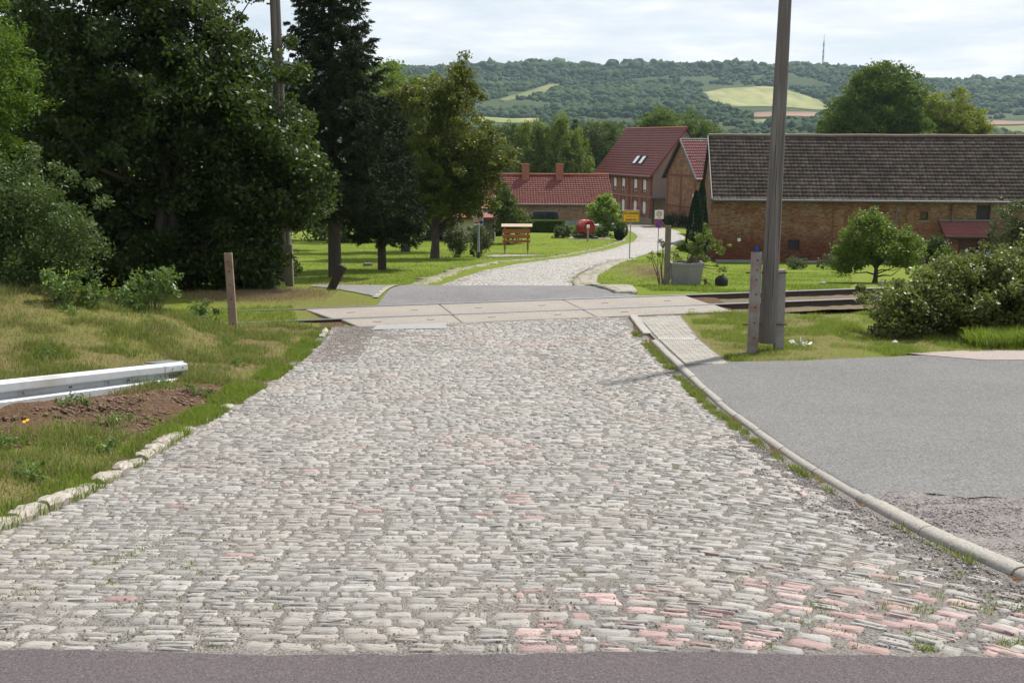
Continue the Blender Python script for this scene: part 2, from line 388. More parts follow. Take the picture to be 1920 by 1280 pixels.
    simple('tile_pink', (.50, .26, .20), (.42, .20, .15), 3, .7)
    simple('chimney', (.34, .12, .075), (.26, .09, .06), 3, .85)
    simple('zinc', (.13, .145, .155), (.10, .115, .125), 3, .6)
    simple('dark_trim', (.055, .035, .03), (.04, .03, .025), 3, .7)
    simple('brown_door', (.14, .055, .035), (.10, .04, .03), 4, .7, stretch=(6, 6, .5))
    simple('shutter_brown', (.12, .075, .055), (.08, .05, .04), 4, .8)
    simple('shutter_white', (.72, .72, .72), (.66, .66, .67), 2, .6)
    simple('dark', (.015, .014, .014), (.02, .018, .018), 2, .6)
    m, t = newmat('glass'); b = t.n('ShaderNodeBsdfPrincipled', {'Base Color': (.02, .025, .03, 1), 'Roughness': .06, 'Specular IOR Level': .8}); finish(t, b)
    simple('skylight', (.62, .66, .70), (.55, .6, .64), 2, .15, spec=.8)
    simple('paint_white', (.74, .74, .74), (.66, .66, .65), 3, .5)
    simple('paint_yellow', (.80, .44, .015), (.74, .40, .015), 3, .5)
    simple('paint_black', (.02, .02, .02), (.03, .03, .03), 3, .5)
    simple('paint_red', (.55, .025, .02), (.48, .02, .02), 3, .5)
    simple('paint_blue', (.02, .06, .38), (.02, .05, .33), 3, .5)
    simple('paint_grey', (.27, .29, .30), (.22, .24, .25), 3, .5)
    simple('drum_red', (.33, .02, .018), (.27, .02, .018), 3, .3, spec=.6)
    simple('car_dark', (.02, .025, .035), (.02, .025, .03), 3, .25, spec=.7)
    simple('car_light', (.5, .5, .5), (.45, .45, .45), 3, .3)
    simple('rubber', (.02, .02, .02), (.03, .03, .03), 5, .9)
    simple('wood_orange', (.33, .12, .04), (.24, .085, .03), 3, .7, .003, stretch=(1, 1, 6))
    simple('wood_pale', (.45, .36, .26), (.36, .28, .2), 3, .8, stretch=(5, 1, 1))
    simple('skin', (.55, .33, .24), (.5, .3, .22), 5, .7); simple('hair', (.09, .04, .025), (.06, .03, .02), 5, .7)
    simple('paper', (.78, .76, .74), (.6, .5, .5), 9, .8); simple('flower', (.75, .30, .02), (.8, .4, .02), 3, .7)
    simple('mast', (.30, .30, .33), (.26, .26, .29), 2, .6)
    # leaves
    leafmat('leaf_dark', [(.010, .019, .003), (.026, .047, .006), (.07, .115, .012)], 0.36, 0.45, 0.35, .5, (.10, .16, .02))
    leafmat('leaf_ash', [(.03, .06, .006), (.06, .12, .010), (.10, .175, .016)], 0.35, 0.55, 0.2, .5, (.15, .22, .02))
    leafmat('leaf_bush', [(.028, .052, .012), (.06, .098, .022), (.115, .16, .042)], 0.32, 0.5, 0.35, 1.2, (.16, .24, .05))
    leafmat('leaf_sucker', [(.06, .11, .022), (.10, .17, .035), (.15, .22, .05)], .4, .45, .5, 2, (.22, .32, .05))
    leafmat('leaf_spruce', [(.014, .023, .008), (.026, .04, .013), (.05, .07, .022)], 0.08, 0.7, 0.15, .8)
    leafmat('leaf_maple', [(.045, .065, .008), (.08, .11, .013), (.13, .165, .018)], 0.42, 0.5, 0.3, .6, (.20, .20, .03))
    leafmat('leaf_birch', [(.10, .145, .022), (.15, .205, .034), (.20, .26, .05)], 0.45, 0.6, 0.15, .25)
    leafmat('leaf_mid', [(.055, .08, .016), (.09, .125, .024), (.13, .175, .034)], 0.38, 0.6, 0.15, .15)
    leafmat('leaf_big', [(.05, .085, .010), (.09, .14, .016), (.14, .205, .025)], 0.42, 0.6, 0.15, .2, (.12, .18, .03))
    leafmat('leaf_yellow', [(.13, .165, .014), (.19, .225, .022), (.26, .29, .035)], 0.42, 0.6, 0.15, .3)
    leafmat('leaf_lime', [(.10, .17, .02), (.17, .27, .035), (.25, .36, .05)], .4, .5, .4, 1, (.3, .4, .05))
    leafmat('leaf_thuja', [(.008, .022, .006), (.016, .038, .009), (.025, .055, .012)], .1, .7, .2, 1.5)
    leafmat('leaf_fruit', [(.06, .095, .010), (.10, .15, .018), (.155, .205, .028)], 0.4, 0.5, 0.3, 1, (.2, .3, .04))
    leafmat('leaf_bramble', [(.045, .06, .014), (.085, .11, .022), (.13, .165, .032), (.20, .23, .055)], 0.36, 0.45, 0.45, 1.1, (.2, .26, .05), straw=(.06, (.16, .09, .04)))
    leafmat('leaf_grey', [(.06, .08, .025), (.095, .12, .04), (.14, .165, .065)], 0.32, 0.55, 0.3, 1)
    leafmat('grass', [(.075, .115, .014), (.12, .17, .026), (.20, .215, .055)], 0.42, 0.6, 0.2, .7, (.24, .32, .05), straw=(.2, (.33, .26, .14)))
    leafmat('grass_fresh', [(.09, .13, .012), (.145, .20, .02), (.21, .27, .032)], 0.45, 0.6, 0.2, .9, (.24, .36, .05), straw=(.10, (.28, .24, .11)))
    leafmat('straw_mix', [(.10, .14, .025), (.24, .19, .10), (.32, .25, .15)], .3, .7, .15, 2.5, (.3, .25, .12))
    leafmat('grass_dry', [(.20, .14, .08), (.28, .21, .12), (.36, .29, .17)], .3, .7, .2, 1.5, (.3, .25, .12))
    leafmat('scrub', [(.014, .030, .012), (.024, .048, .018), (.040, .070, .022), (.08, .11, .032)], 0, 0.9, 0.1, .008)
mk_mats()
def X_(n): return MATS[n]

# ------------------------------------------------------------------ terrain height (metres relative to the eye)
KROAD = np.array([(-60, 1.2), (-8, 1.85), (0, 1.95), (4.25, 2.12), (6.3, 2.39), (8.68, 2.68), (13.05, 3.12), (15.3, 3.27), (20.5, 3.51), (25.2, 3.56), (36, 4.85), (58, 6.25), (66, 6.95), (90, 8.3), (115, 9.2), (150, 10.5), (300, 14), (500, 10), (700, 0)], float)
KRIGHT = np.array([(-60, 1.2), (-8, 1.85), (0, 1.95), (4.25, 2.12), (6.3, 2.39), (8.68, 2.68), (13.05, 3.12), (15.3, 3.27), (20.5, 3.5), (24.5, 3.58), (28.6, 3.82), (34, 4.78), (42, 5.5), (85, 9.4), (150, 12), (300, 14.5), (500, 10), (700, 0)], float)
KH = np.array([(500, -10), (700, 0), (900, 13), (1100, 29), (1300, 52), (1500, 84), (1700, 120), (1800, 131), (1900, 134), (2300, 120), (4000, 90)], float)
def pchip(K, x):
    xs, ys = K[:, 0], K[:, 1]; h = np.diff(xs); d = np.diff(ys)/h
    m = np.zeros(len(xs)); m[0], m[-1] = d[0], d[-1]
    for i in range(1, len(xs)-1):
        if d[i-1]*d[i] > 0:
            w1, w2 = 2*h[i]+h[i-1], h[i]+2*h[i-1]; m[i] = (w1+w2)/(w1/d[i-1]+w2/d[i])
    x = np.clip(x, xs[0], xs[-1]); i = np.clip(np.searchsorted(xs, x)-1, 0, len(h)-1)
    t = (x-xs[i])/h[i]
    return ys[i]*(2*t**3-3*t**2+1)+h[i]*m[i]*(t**3-2*t**2+t)+ys[i+1]*(-2*t**3+3*t**2)+h[i]*m[i+1]*(t**3-t**2)
def sm(x, a, b): t = np.clip((x-a)/(b-a), 0, 1); return t*t*(3-2*t)
class VN:
    def __init__(s, seed): s.g = np.random.default_rng(seed).random((256, 256))
    def __call__(s, x, y):
        xi, yi = np.floor(x).astype(int), np.floor(y).astype(int); fx, fy = x-xi, y-yi
        fx = fx*fx*(3-2*fx); fy = fy*fy*(3-2*fy); g = s.g
        a, b = g[xi % 256, yi % 256], g[(xi+1) % 256, yi % 256]; c, d = g[xi % 256, (yi+1) % 256], g[(xi+1) % 256, (yi+1) % 256]
        return (a*(1-fx)+b*fx)*(1-fy)+(c*(1-fx)+d*fx)*fy
vn = VN(3)
def fbm(x, y, o=4):
    r = 0; a = .5
    for i in range(o): r = r+a*(vn(x*2**i+17*i, y*2**i+9*i)-.5); a *= .5
    return r*2
EL = np.array([(-3.75, 3.9), (-3.3, 5.2), (-3.09, 6.12), (-2.98, 7.26), (-3.02, 8.68), (-3.1, 10.16), (-3.13, 11.94), (-3.12, 14.18), (-3.16, 16.74), (-3.28, 19.1), (-3.4, 20.1)])
ER = np.array([(3.1, 3.4), (2.82, 4.4), (2.65, 5.18), (2.53, 6.54), (2.46, 7.4), (2.42, 8.72), (2.42, 11.36), (2.45, 14.16), (2.45, 17.28), (2.42, 19.26), (2.4, 21.6)])
def xl(y): return np.interp(y, EL[:, 1], EL[:, 0])
def xr(y): return np.interp(y, ER[:, 1], ER[:, 0])
RS = .268      # slope of the railway in plan
def rail_y(x): return 22.02+RS*x
ZR = -3.50
CREST = [(-900, 130), (0, 126), (300, 122), (600, 120), (800, 127), (900, 122), (960, 126), (1000, 122), (1070, 124), (1160, 121), (1270, 119), (1350, 121), (1420, 125), (1540, 131), (1640, 141), (1760, 153), (1840, 156), (1920, 153), (2200, 160), (3000, 165)]
CB = np.array([at(u, v+4, 1800) for u, v in CREST])
def H(x, y):
    x = np.asarray(x, float); y = np.asarray(y, float)
    u = x/np.maximum(y, 8)
    k = sm(u, .158, .195)*sm(y, 24, 27)
    z = -(pchip(KROAD, y)*(1-k)+pchip(KRIGHT, y)*k)
    d = np.clip(xl(y)-x-.12, 0, None)
    g = np.interp(y, [3, 8, 10.4, 13, 16, 19.2], [.3, .28, .32, .6, 1.15, .95])
    b = .09*sm(d, 0, .7)+np.minimum(d, 6)*.2*g*sm(d, 0, 2.5)
    fade = 1-sm(y, rail_y(x)-3.3, rail_y(x)-1.2)
    ln = ((x+6.2)*3.6-(y-9.3)*2.45)/4.355   # distance from the guardrail line, towards the road
    al = ((x+6.2)*2.45+(y-9.3)*3.6)/4.355
    b = b+.06*np.exp(-((ln-.38)/.36)**2)*(1-sm(al, 4.0, 5.2))
    b = b*fade*sm(y, 2.5, 4.5)
    b = b+sm(d, .2, 1.2)*fade*.10*fbm(x*1.1, y*1.1)*sm(y, 4, 6)
    z = z+b
    r = x-xr(y)
    z = z+.05*sm(r, .0, .06)*(1-sm(y, 20.2, 21.3))*sm(y, 3.9, 4.6)
    z = z+sm(r, 1.0, 2.5)*.06*fbm(x*.9, y*.9)*sm(y, 16, 17.5)*(1-sm(y, rail_y(x)-2.2, rail_y(x)-1.2))
    # track side ditch on the right
    z = z-.16*sm(x, 5.2, 7.0)*np.exp(-((y-rail_y(x)+.9)/.55)**2)-.10*sm(x, 4.8, 6.5)*np.exp(-((y-rail_y(x)-.75)/.5)**2)
    tt = y-rail_y(x); kk = sm(tt, -.98, -.9)*(1-sm(tt, 1.5, 1.6)); z = z*(1-kk)+np.where(x < -3, ZR-.05+.052*sm(-x, 3.9, 4.6), np.minimum(z, ZR-.05-.16*sm(x-.3, 4.3, 4.9)))*kk
    # mound right of the far road
    z = z+.35*np.exp(-((x-6.2)/1.6)**2-((y-44)/9)**2)
    far = sm(y, 28, 45)*(1-sm(y, 300, 500)); z = z+far*.10*fbm(x*.12, y*.12)
    # hills
    c = np.interp(u, CB[:, 0]/1800, CB[:, 2])/131.0
    hz = pchip(KH, y)
    hz = np.where(hz > 0, hz*c, hz)+sm(y, 650, 1100)*14*fbm(x/260., y/260.)*(1-sm(y, 1650, 1800)*.85)
    return np.where(y > 500, hz, np.where(y > 300, z, z))
def h1(x, y): return float(H(np.array([x]), np.array([y]))[0])
def hit(u, v, off=0.0, y0=1.5, y1=3500, f=1.004):
    d = F+CR*(u-960)/FPX-CU*(v-640)/FPX; y = y0
    while y < y1:
        p = d*(y/d[1])
        if p[2] < h1(p[0], p[1])+off: return p
        y = y*f+.005
    return d*(y1/d[1])

def grid_quads(nr, nc):
    i = np.arange(nr-1)[:, None]*nc+np.arange(nc-1)[None, :]
    return np.stack([i, i+1, i+nc+1, i+nc], -1).reshape(-1, 4)

def build_ground():
    ys = [-12.0]
    while ys[-1] < 3600:
        y = ys[-1]; ys.append(y+(1.0 if y < 2 else .12 if y < 22 else .2 if y < 30 else y*.0125))
    ys = np.array(ys)
    us = np.concatenate([np.arange(-1.6, -.42, .03), np.arange(-.42, .42, .0045), np.arange(.42, 1.61, .03)])
    Y, U = np.meshgrid(ys, us, indexing='ij'); Xg = U*(Y+20)
    Z = H(Xg, Y)-.004
    # dips under laid surfaces
    ky = np.argmax(ys > 460)
    # masks
    ax, ay, bx, by = -6.2, 9.3, -3.75, 12.9
    t = np.clip(((Xg-ax)*(bx-ax)+(Y-ay)*(by-ay))/((bx-ax)**2+(by-ay)**2), -1.5, 1)
    dd = np.hypot(Xg-(ax+t*(bx-ax)), Y-(ay+t*(by-ay)))
    side = (Xg-ax)*(by-ay)-(Y-ay)*(bx-ax)   # >0 on the road side
    dirt = np.where(side > 0, 1-sm(dd, 1.4, 2.3), 1-sm(dd, .0, .5))
    dirt = np.where((Y > 3) & (Y < 14.5), dirt, 0)
    dirt = np.maximum(dirt, .75*(1-sm(np.abs(Xg-xl(Y)+.15), .12, .4))*(Y < 21)*(Y > 3))
    dirt = np.maximum(dirt, .62*(1-sm(np.abs(Xg-xr(Y)+.05), .25, .45))*(Y < 21)*(Y > 3))
    dirt = np.maximum(dirt, (1-sm(np.abs(Y-rail_y(Xg)-.75), .9, 1.5))*np.where(Xg > 0, .8, .35))
    dirt = np.maximum(dirt, .62*np.exp(-((Xg-5.5)/.8)**2-((Y-41)/6)**2))
    clodn = fbm(Xg*3.1, Y*3.1, 3)*.10+fbm(Xg*9, Y*9, 2)*.05
    Z = Z+np.clip(dirt, 0, 1)*clodn*(Y < 14.5)*(Xg < -3.3)
    dry = np.zeros_like(Xg)+.15
    dry = np.where((Y < 21) & (Xg < -3), .62, dry)
    dry = np.where((Y >= 20.5) & (Y < 27) & (Xg < -3), .45, dry)
    dry = np.maximum(dry, .5*np.exp(-((Xg+5.6)/1.2)**2-((Y-24.8)/1.5)**2))
    dry = np.maximum(dry, .7*np.exp(-((Xg+6.1)/1.3)**2-((Y-37.5)/3.)**2))
    dry = np.maximum(dry, .75*np.exp(-((Xg-5.6)/1.6)**2-((Y-43)/9)**2))
    dry = np.where((Y > 15.5) & (Y < 24) & (Xg > 2.5), .55, dry)
    V = np.stack([Xg, Y, Z], -1).reshape(-1, 3); nc = len(us)
    A = V[:(ky+1)*nc]; at1 = {'dirt': dirt.ravel()[:(ky+1)*nc], 'dry': dry.ravel()[:(ky+1)*nc]}
    g = np_mesh('ground', A, grid_quads(ky+1, nc), X_('ground'), smooth=True, attrs=at1); tag(g, kind='structure')
    B = V[ky*nc:]
    hl = np_mesh('hills', B, grid_quads(len(ys)-ky, nc), X_('hills'), smooth=True); tag(hl, kind='structure')
build_ground()

def sheet(name, L, R, mat, lift, step=.25, nx=None, noise=0.0, kind='structure', zfun=None, parent=None, jit=0.0):
    """a draped strip between two polylines of (x, y) points with the same count"""
    L = np.array(L, float); R = np.array(R, float); rowsL, rowsR = [], []
    for i in range(len(L)-1):
        n = max(1, int(max(np.hypot(*(L[i+1]-L[i])), np.hypot(*(R[i+1]-R[i])))/step))
        for k in range(n): t = k/n; rowsL.append(L[i]*(1-t)+L[i+1]*t); rowsR.append(R[i]*(1-t)+R[i+1]*t)
    rowsL.append(L[-1]); rowsR.append(R[-1]); a = np.array(rowsL); b = np.array(rowsR)
    if jit: g_ = np.random.default_rng(3); a = a+g_.normal(0, jit, a.shape)*[1, .3]; b = b+g_.normal(0, jit, b.shape)*[1, .3]
    nx = nx or max(2, int(np.max(np.hypot(*(b-a).T))/step)+1)
    t = np.linspace(0, 1, nx)[None, :, None]; P = a[:, None, :]*(1-t)+b[:, None, :]*t
    x, y = P[..., 0], P[..., 1]; z = (zfun or H)(x, y)+lift
    if lift > .03:
        x = np.concatenate([x[:, :1], x, x[:, -1:]], 1); y = np.concatenate([y[:, :1], y, y[:, -1:]], 1); z = np.concatenate([z[:, :1]-lift-.05, z, z[:, -1:]-lift-.05], 1); nx += 2
        x = np.concatenate([x[:1], x, x[-1:]], 0); y = np.concatenate([y[:1], y, y[-1:]], 0); z = np.concatenate([z[:1]-lift-.05, z, z[-1:]-lift-.05], 0); a = np.zeros(x.shape[0])
    if noise: z = z+noise*fbm(x*8, y*8, 3)
    V = np.stack([x, y, z], -1).reshape(-1, 3)
    o = np_mesh(name, V, grid_quads(len(a), nx), X_(mat), smooth=lift <= .03, parent=parent)
    if kind: tag(o, kind=kind)
    return o

# ------------------------------------------------------------------ roads
_xs = np.arange(-9, 9.01, .08); _rr = np.random.default_rng(2)
sheet('main_road', [(x_, -11) for x_ in _xs], [(x_, 4.12+.022*math.sin(x_*2.3)+_rr.normal(0, .008)) for x_ in _xs], 'asphalt_main', .022, 5, nx=160)
ysn = np.concatenate([[4.0], EL[1:, 1]])
def slab_y(x): return rail_y(x)-.98
# the near cobbled road: a bed of grit and the stones set in it
yy = np.linspace(3.95, 19.9, 60)
bed = sheet('cobbled_road_bed', [(xl(y)-.22, y) for y in yy]+[(-3.5, 20.35)], [(xr(y)+.02, y) for y in yy]+[(2.42, 21.72)], 'grit', .003, .12, nx=60, noise=.004)

def stones(name, rows, lift, mats, tmpl, seed, gapf, redf, skipf, kind='structure', hi=(.005, .011)):
    """rows: list of pieces (cx, cy, ang, length, width, style)"""
    rg = np.random.default_rng(seed); P = np.array(rows); n = len(P)
    cx, cy, ang, ln, wd = P[:, 0], P[:, 1], P[:, 2], P[:, 3], P[:, 4]
    nx, ny = tmpl
    a = np.linspace(-1, 1, nx); b = np.linspace(-1, 1, ny); A, B = np.meshgrid(a, b, indexing='ij')
    edge = (np.abs(A) > .99) | (np.abs(B) > .99)
    if nx > 3:
        As = np.sign(A)*np.abs(A)**.55; Bs = np.sign(B)*np.abs(B)**.62
        inner = ~edge
        As = np.where(np.abs(A) > .99, np.sign(A), As*.985); Bs = np.where(np.abs(B) > .99, np.sign(B), Bs*.965)
        prof = np.where(edge, -1.8, 1-.06*np.abs(As)**8-.18*np.abs(Bs)**6)
    else:
        As, Bs = A*.96, B*.96; prof = np.where(edge, -.5, 1.)
    h = rg.uniform(*hi, n)*(1-gapf(cx, cy)*.55)
    J = rg.normal(0, 1, (n,)+A.shape); J2 = rg.normal(0, 1, (n,)+A.shape)
    # irregular outline: skew and taper
    sk = rg.normal(0, .07, n)[:, None, None]; tp = rg.normal(0, .05, n)[:, None, None]
    lx = (As[None]*(ln/2)[:, None, None])*(1+tp*Bs[None])+sk*Bs[None]*(wd/2)[:, None, None]*2.2+J*.0024
    ly = (Bs[None]*(wd/2)[:, None, None])*(1+rg.normal(0, .10, n)[:, None, None]*As[None])+J2*.0022
    tilt = rg.normal(0, .05, n)[:, None, None]; tilt2 = rg.normal(0, .018, n)[:, None, None]
    ca, sa = np.cos(ang)[:, None, None], np.sin(ang)[:, None, None]
    Xs = cx[:, None, None]+lx*ca-ly*sa; Ys = cy[:, None, None]+lx*sa+ly*ca
    base = H(Xs, Ys) if n*A.size < 2e6 else H(Xs, Ys)
    Z = base+lift+rg.normal(0, .0012, Xs.shape)+prof[None]*np.where(prof[None] > 0, h[:, None, None], .012)+tilt*ly+tilt2*lx+rg.normal(0, .0016, Xs.shape)
    V = np.stack([Xs, Ys, Z], -1).reshape(-1, 3)
    q = grid_quads(nx, ny); Fc = (q[None]+(np.arange(n)*nx*ny)[:, None, None]).reshape(-1, 4)
    off = rg.random((n, 2))*50
    UV = np.stack([lx+off[:, 0][:, None, None], ly+off[:, 1][:, None, None]], -1).reshape(-1, 2)
    red = (rg.random(n) < redf(cx, cy)).astype(int)
    o = np_mesh(name, V, Fc, mats, uv=UV, midx=np.repeat(red, len(q)), smooth=False)
    return tag(o, kind=kind)

def near_pieces():
    rg = random.Random(5); out = []
    y = 4.21
    while y < 23.9:
        wrow = rg.uniform(.086, .112); x = -3.9+rg.random()*.1; wig = rg.uniform(-.01, .01)
        while x < 2.75:
            L = rg.uniform(.135, .225) if rg.random() < .9 else rg.uniform(.07, .11)
            c = x+L/2; yo = -.24*max(0, c-.25)**2+wig+.005*math.sin(c*2+y)+.03*max(0, -c-1.6)**2
            yc = y+yo; sl = -.48*max(0, c-.25)-.06*max(0, -c-1.6)
            lo, hi_ = float(xl(yc)), float(xr(yc))
            if yc > 4.175 and c > lo-.12 and c < hi_-.16 and yc < slab_y(c)-.07:
                an = math.atan(sl)+rg.gauss(0, .02)
                r = rg.random()
                # worn places where stones are gone
                worn = float(fbm(np.array([c*.9]), np.array([yc*.9]))[0])
                hole = math.exp(-((c+2.45)/.75)**2-((yc-19.2)/.75)**2)+.75*math.exp(-((c+3.0)/.35)**2-((yc-18.3)/1.5)**2)+.6*(c > hi_-.26)+.4*(yc < 6.5)*(c > hi_-.42)
                if rg.random() < .015+.30*max(0, worn-.25)*2+hole*.75: x += L+.012; continue
                LL, W = L-rg.uniform(-.004, .008), wrow-rg.uniform(.005, .013)
                if r < .56: out.append((c, yc, an, LL, W))
                elif r < .9:   # split slate: thin long plates side by side
                    k = 2 if r < .76 else 3
                    for j in range(k):
                        o = (j-(k-1)/2)*wrow/k
                        if rg.random() < .06: continue
                        out.append((c-math.sin(an)*o+rg.gauss(0, .008), yc+math.cos(an)*o, an+rg.gauss(0, .015), LL*rg.uniform(.86, 1), W/k-.002))
                else:
                    k = rg.choice((2, 3))
                    for j in range(k):
                        o = (j-(k-1)/2)*L/k
                        out.append((c+math.cos(an)*o, yc+math.sin(an)*o, an+rg.gauss(0, .12), L/k-.012, W*rg.uniform(.75, 1)))
            x += L+rg.uniform(.0, .005)
        y += wrow
    return out
def gapf(x, y): return np.clip(fbm(x*.7+4, y*.7, 3)*1.6+.1, 0, .8)
def redf(x, y):
    r = .01+.52*np.clip(1-(y-4.2)/(.95+.25*np.clip(x, -1, 3)), 0, 1)**.6*(sm(x, -.25, .15))
    r = r+.30*np.exp(-((x-.6)/1.2)**2-((y-18.2)/.7)**2)+.05*np.exp(-((x+.3)/1.)**2-((y-9.3)/1.5)**2)
    return r
pcs = near_pieces()
stones('cobbled_road', pcs, .004, [X_('cobble'), X_('cobble_red')], (6, 5), 2, gapf, redf, None)
# short stones set along the kerb
rk = random.Random(8); kp = []
y = 6.3
while y < 19.5:
    L = rk.uniform(.13, .2)
    kp.append((float(xr(y))-.31+rk.gauss(0, .012), y, math.pi/2+rk.gauss(0, .06), L-.02, rk.uniform(.07, .1))); y += L
stones('cobbled_road_channel', kp, .004, [X_('cobble'), X_('cobble_red')], (6, 5), 4, gapf, lambda x, y: .12+0*x, None)

# the far cobbled road in the village
FL = [(-2.75, 33.4), (-2.5, 37), (-2.15, 41), (-1.28, 46.0), (0.05, 51.2), (2.28, 57.5), (5.0, 70), (7.9, 80.5), (10.3, 91), (11.6, 99), (12.1, 107.3), (11.9, 117), (11.1, 124.4), (7, 132), (0, 143)]
FR = [(2.1, 33.8), (2.08, 36.5), (2.1, 38.8), (2.57, 43.5), (3.68, 49.0), (5.9, 57), (8.81, 69.1), (12.1, 81.4), (14.6, 92), (16.2, 100.3), (17.1, 110), (16.9, 120), (15.6, 130), (12, 141), (5, 153)]
sheet('village_road', FL, FR, 'grit', .02, .5, nx=12)
def far_pieces():
    rg = random.Random(6); out = []; L = np.array(FL); R = np.array(FR); C = (L+R)/2
    s = np.concatenate([[0], np.cumsum(np.hypot(*np.diff(C, axis=0).T))]); d = 0; tot = s[-4]
    while d < tot:
        w_ = rg.uniform(.13, .17)
        l = np.array([np.interp(d, s, L[:, k]) for k in (0, 1)]); r = np.array([np.interp(d, s, R[:, k]) for k in (0, 1)])
        v = r-l; W = np.hypot(*v); v = v/W; a = math.atan2(v[1], v[0]); x = rg.random()*.1
        while x < W-.1:
            q = rg.uniform(.14, .24); p = l+v*(x+q/2); ed = min(x, W-x)
            if rg.random() > .06+(.4 if ed < .5 else 0): out.append((p[0], p[1], a+rg.gauss(0, .04), q-.025, w_-.03))
            x += q
        d += w_
    return out
stones('village_road_stones', far_pieces(), .03, [X_('cobble'), X_('cobble_red')], (4, 3), 3, lambda x, y: 0*x, lambda x, y: .01+0*x, None)
# asphalt between track and village road, with its spur to the left
sheet('crossing_asphalt', [(-2.95, rail_y(-2.95)+1.62), (-3.0, 26), (-2.95, 29), (-2.8, 33.6)], [(3.1, rail_y(3.1)+1.62), (2.2, 26.4), (2.0, 29), (2.05, 34.0)], 'asphalt_crossing', .014, .3)
sheet('side_track', [(-3.1, 24.35), (-3.15, 27), (-2.95, 33.0)], [(-3.3, 24.7), (-5.2, 27.2), (-5.7, 31.8)], 'gravel_grey', .014, .2)
sheet('side_track_edge', [(-3.22, 24.35), (-3.18, 28.0), (-3.0, 33.2)], [(-3.08, 24.3), (-3.03, 28.0), (-2.85, 33.2)], 'path_slab', .022, .2, nx=3)
sheet('asphalt_patch', [(-2.65, 19.75), (-2.6, 20.3)], [(-1.25, 19.95), (-1.3, 20.68)], 'asphalt_patch', .016, .1)
# lot, gravel, pavement
rl_ = random.Random(4); LX = [2.48, 2.5, 2.52, 2.54, 2.57, 2.62]+list(np.arange(2.7, 8, .16))
sheet('asphalt_lot', [(2.46, 7.05)]+[(x_, 7.1+(x_-2.6)*.17+rl_.uniform(-.12, .12)+.1*math.sin(x_*3)) for x_ in LX]+[(14, 8.6)],
      [(2.46, 15.33)]+[(x_, float(np.interp(x_, [2.52, 3.3, 4.36, 5.46, 6.7, 8.3, 14], [15.33, 15.66, 15.82, 16.15, 16.5, 16.8, 17.4]))+rl_.uniform(-.03, .03)) for x_ in LX]+[(14, 17.4)], 'asphalt_lot', .012, .2)
sheet('concrete_apron', [(6.2, 16.62), (7.5, 16.95), (14, 17.9)], [(7.2, 15.9), (8.3, 15.95), (14, 16.2)], 'concrete_patch', .019, .2)
sheet('gravel_verge', [(2.95, 4.05), (2.72, 5.2), (2.58, 6.5), (2.5, 7.3)], [(14, 4.05), (14, 5.5), (14, 7.2), (14, 8.9)], 'gravel', .008, .1, noise=.015)
PV = [((2.50, 15.34), (3.24, 15.66)), ((2.50, 18.2), (3.28, 18.4)), ((2.50, 21.55), (3.52, 22.05))]
sheet('pavement_bed', [p[0] for p in PV], [p[1] for p in PV], 'grit', .004, .2)
def pavers():
    rg = random.Random(3); V = []; UVs = []; bx = MB(); y = 15.42; row = 0
    while y < 21.75:
        if 18.22 < y < 18.32: y += .11; continue
        x0 = 2.56; x1 = np.interp(y, [15.34, 18.3, 22], [3.2, 3.24, 3.48]); lim = 15.3+(x0-2.5)*.4
        x = x0-(.1 if row % 2 else 0)
        while x < x1-.03:
            a, b = max(x, x0), min(x+.2, x1)
            if b-a > .04 and y+.05 < 21.5+RS*(a-2.5)+.0:
                c = ((a+b)/2, y+.048); z = h1(*c); bx.box((c[0], c[1], z-.01+rg.gauss(0, .001)), (b-a-.007, .093, .06), bev=.004)
            x += .2
        y += .1; row += 1
    o = bx.build('pavement', X_('paver')); tag(o, kind='structure')
    # white studded strip across
    st = MB(); x = 2.56
    while x < 3.2: st.box((x, 18.27, h1(x, 18.27)+.012), (.022, .05, .03)); x += .034
    tag(st.build('pavement_joint', X_('paint_white')), kind='structure')
pavers()
# paths beside the village road
sheet('footpath_right', [(2.45, 25.2), (2.2, 27.2), (2.1, 31), (2.12, 36), (2.2, 38.8), (2.68, 43.5), (3.78, 48.9), (6.0, 56.9)], [(3.0, 25.3), (3.1, 27.4), (3.2, 31), (3.05, 36), (3.1, 39), (3.5, 43.4), (4.6, 48.4), (6.5, 56.3)], 'path_slab', .055, .3, nx=5)
sheet('footpath_left', [(-3.9, 33.5), (-3.6, 38), (-3.3, 42), (-2.4, 48), (-1.1, 53), (1.5, 60), (4.0, 70.5), (6.8, 81), (9.0, 91), (10.2, 99), (10.6, 107)], [(-3.15, 33.5), (-2.95, 38), (-2.65, 42), (-1.95, 47.2), (-.75, 52.6), (1.8, 59.7), (4.35, 70.3), (7.1, 80.9), (9.4, 91), (10.6, 99), (11.1, 107)], 'path_worn', .045, .4, nx=4, jit=.13)
sheet('path_apron', [(-1.9, 63), (-.9, 62.5)], [(-1.0, 68), (2.2, 66)], 'path_slab', .03, .4, nx=5)

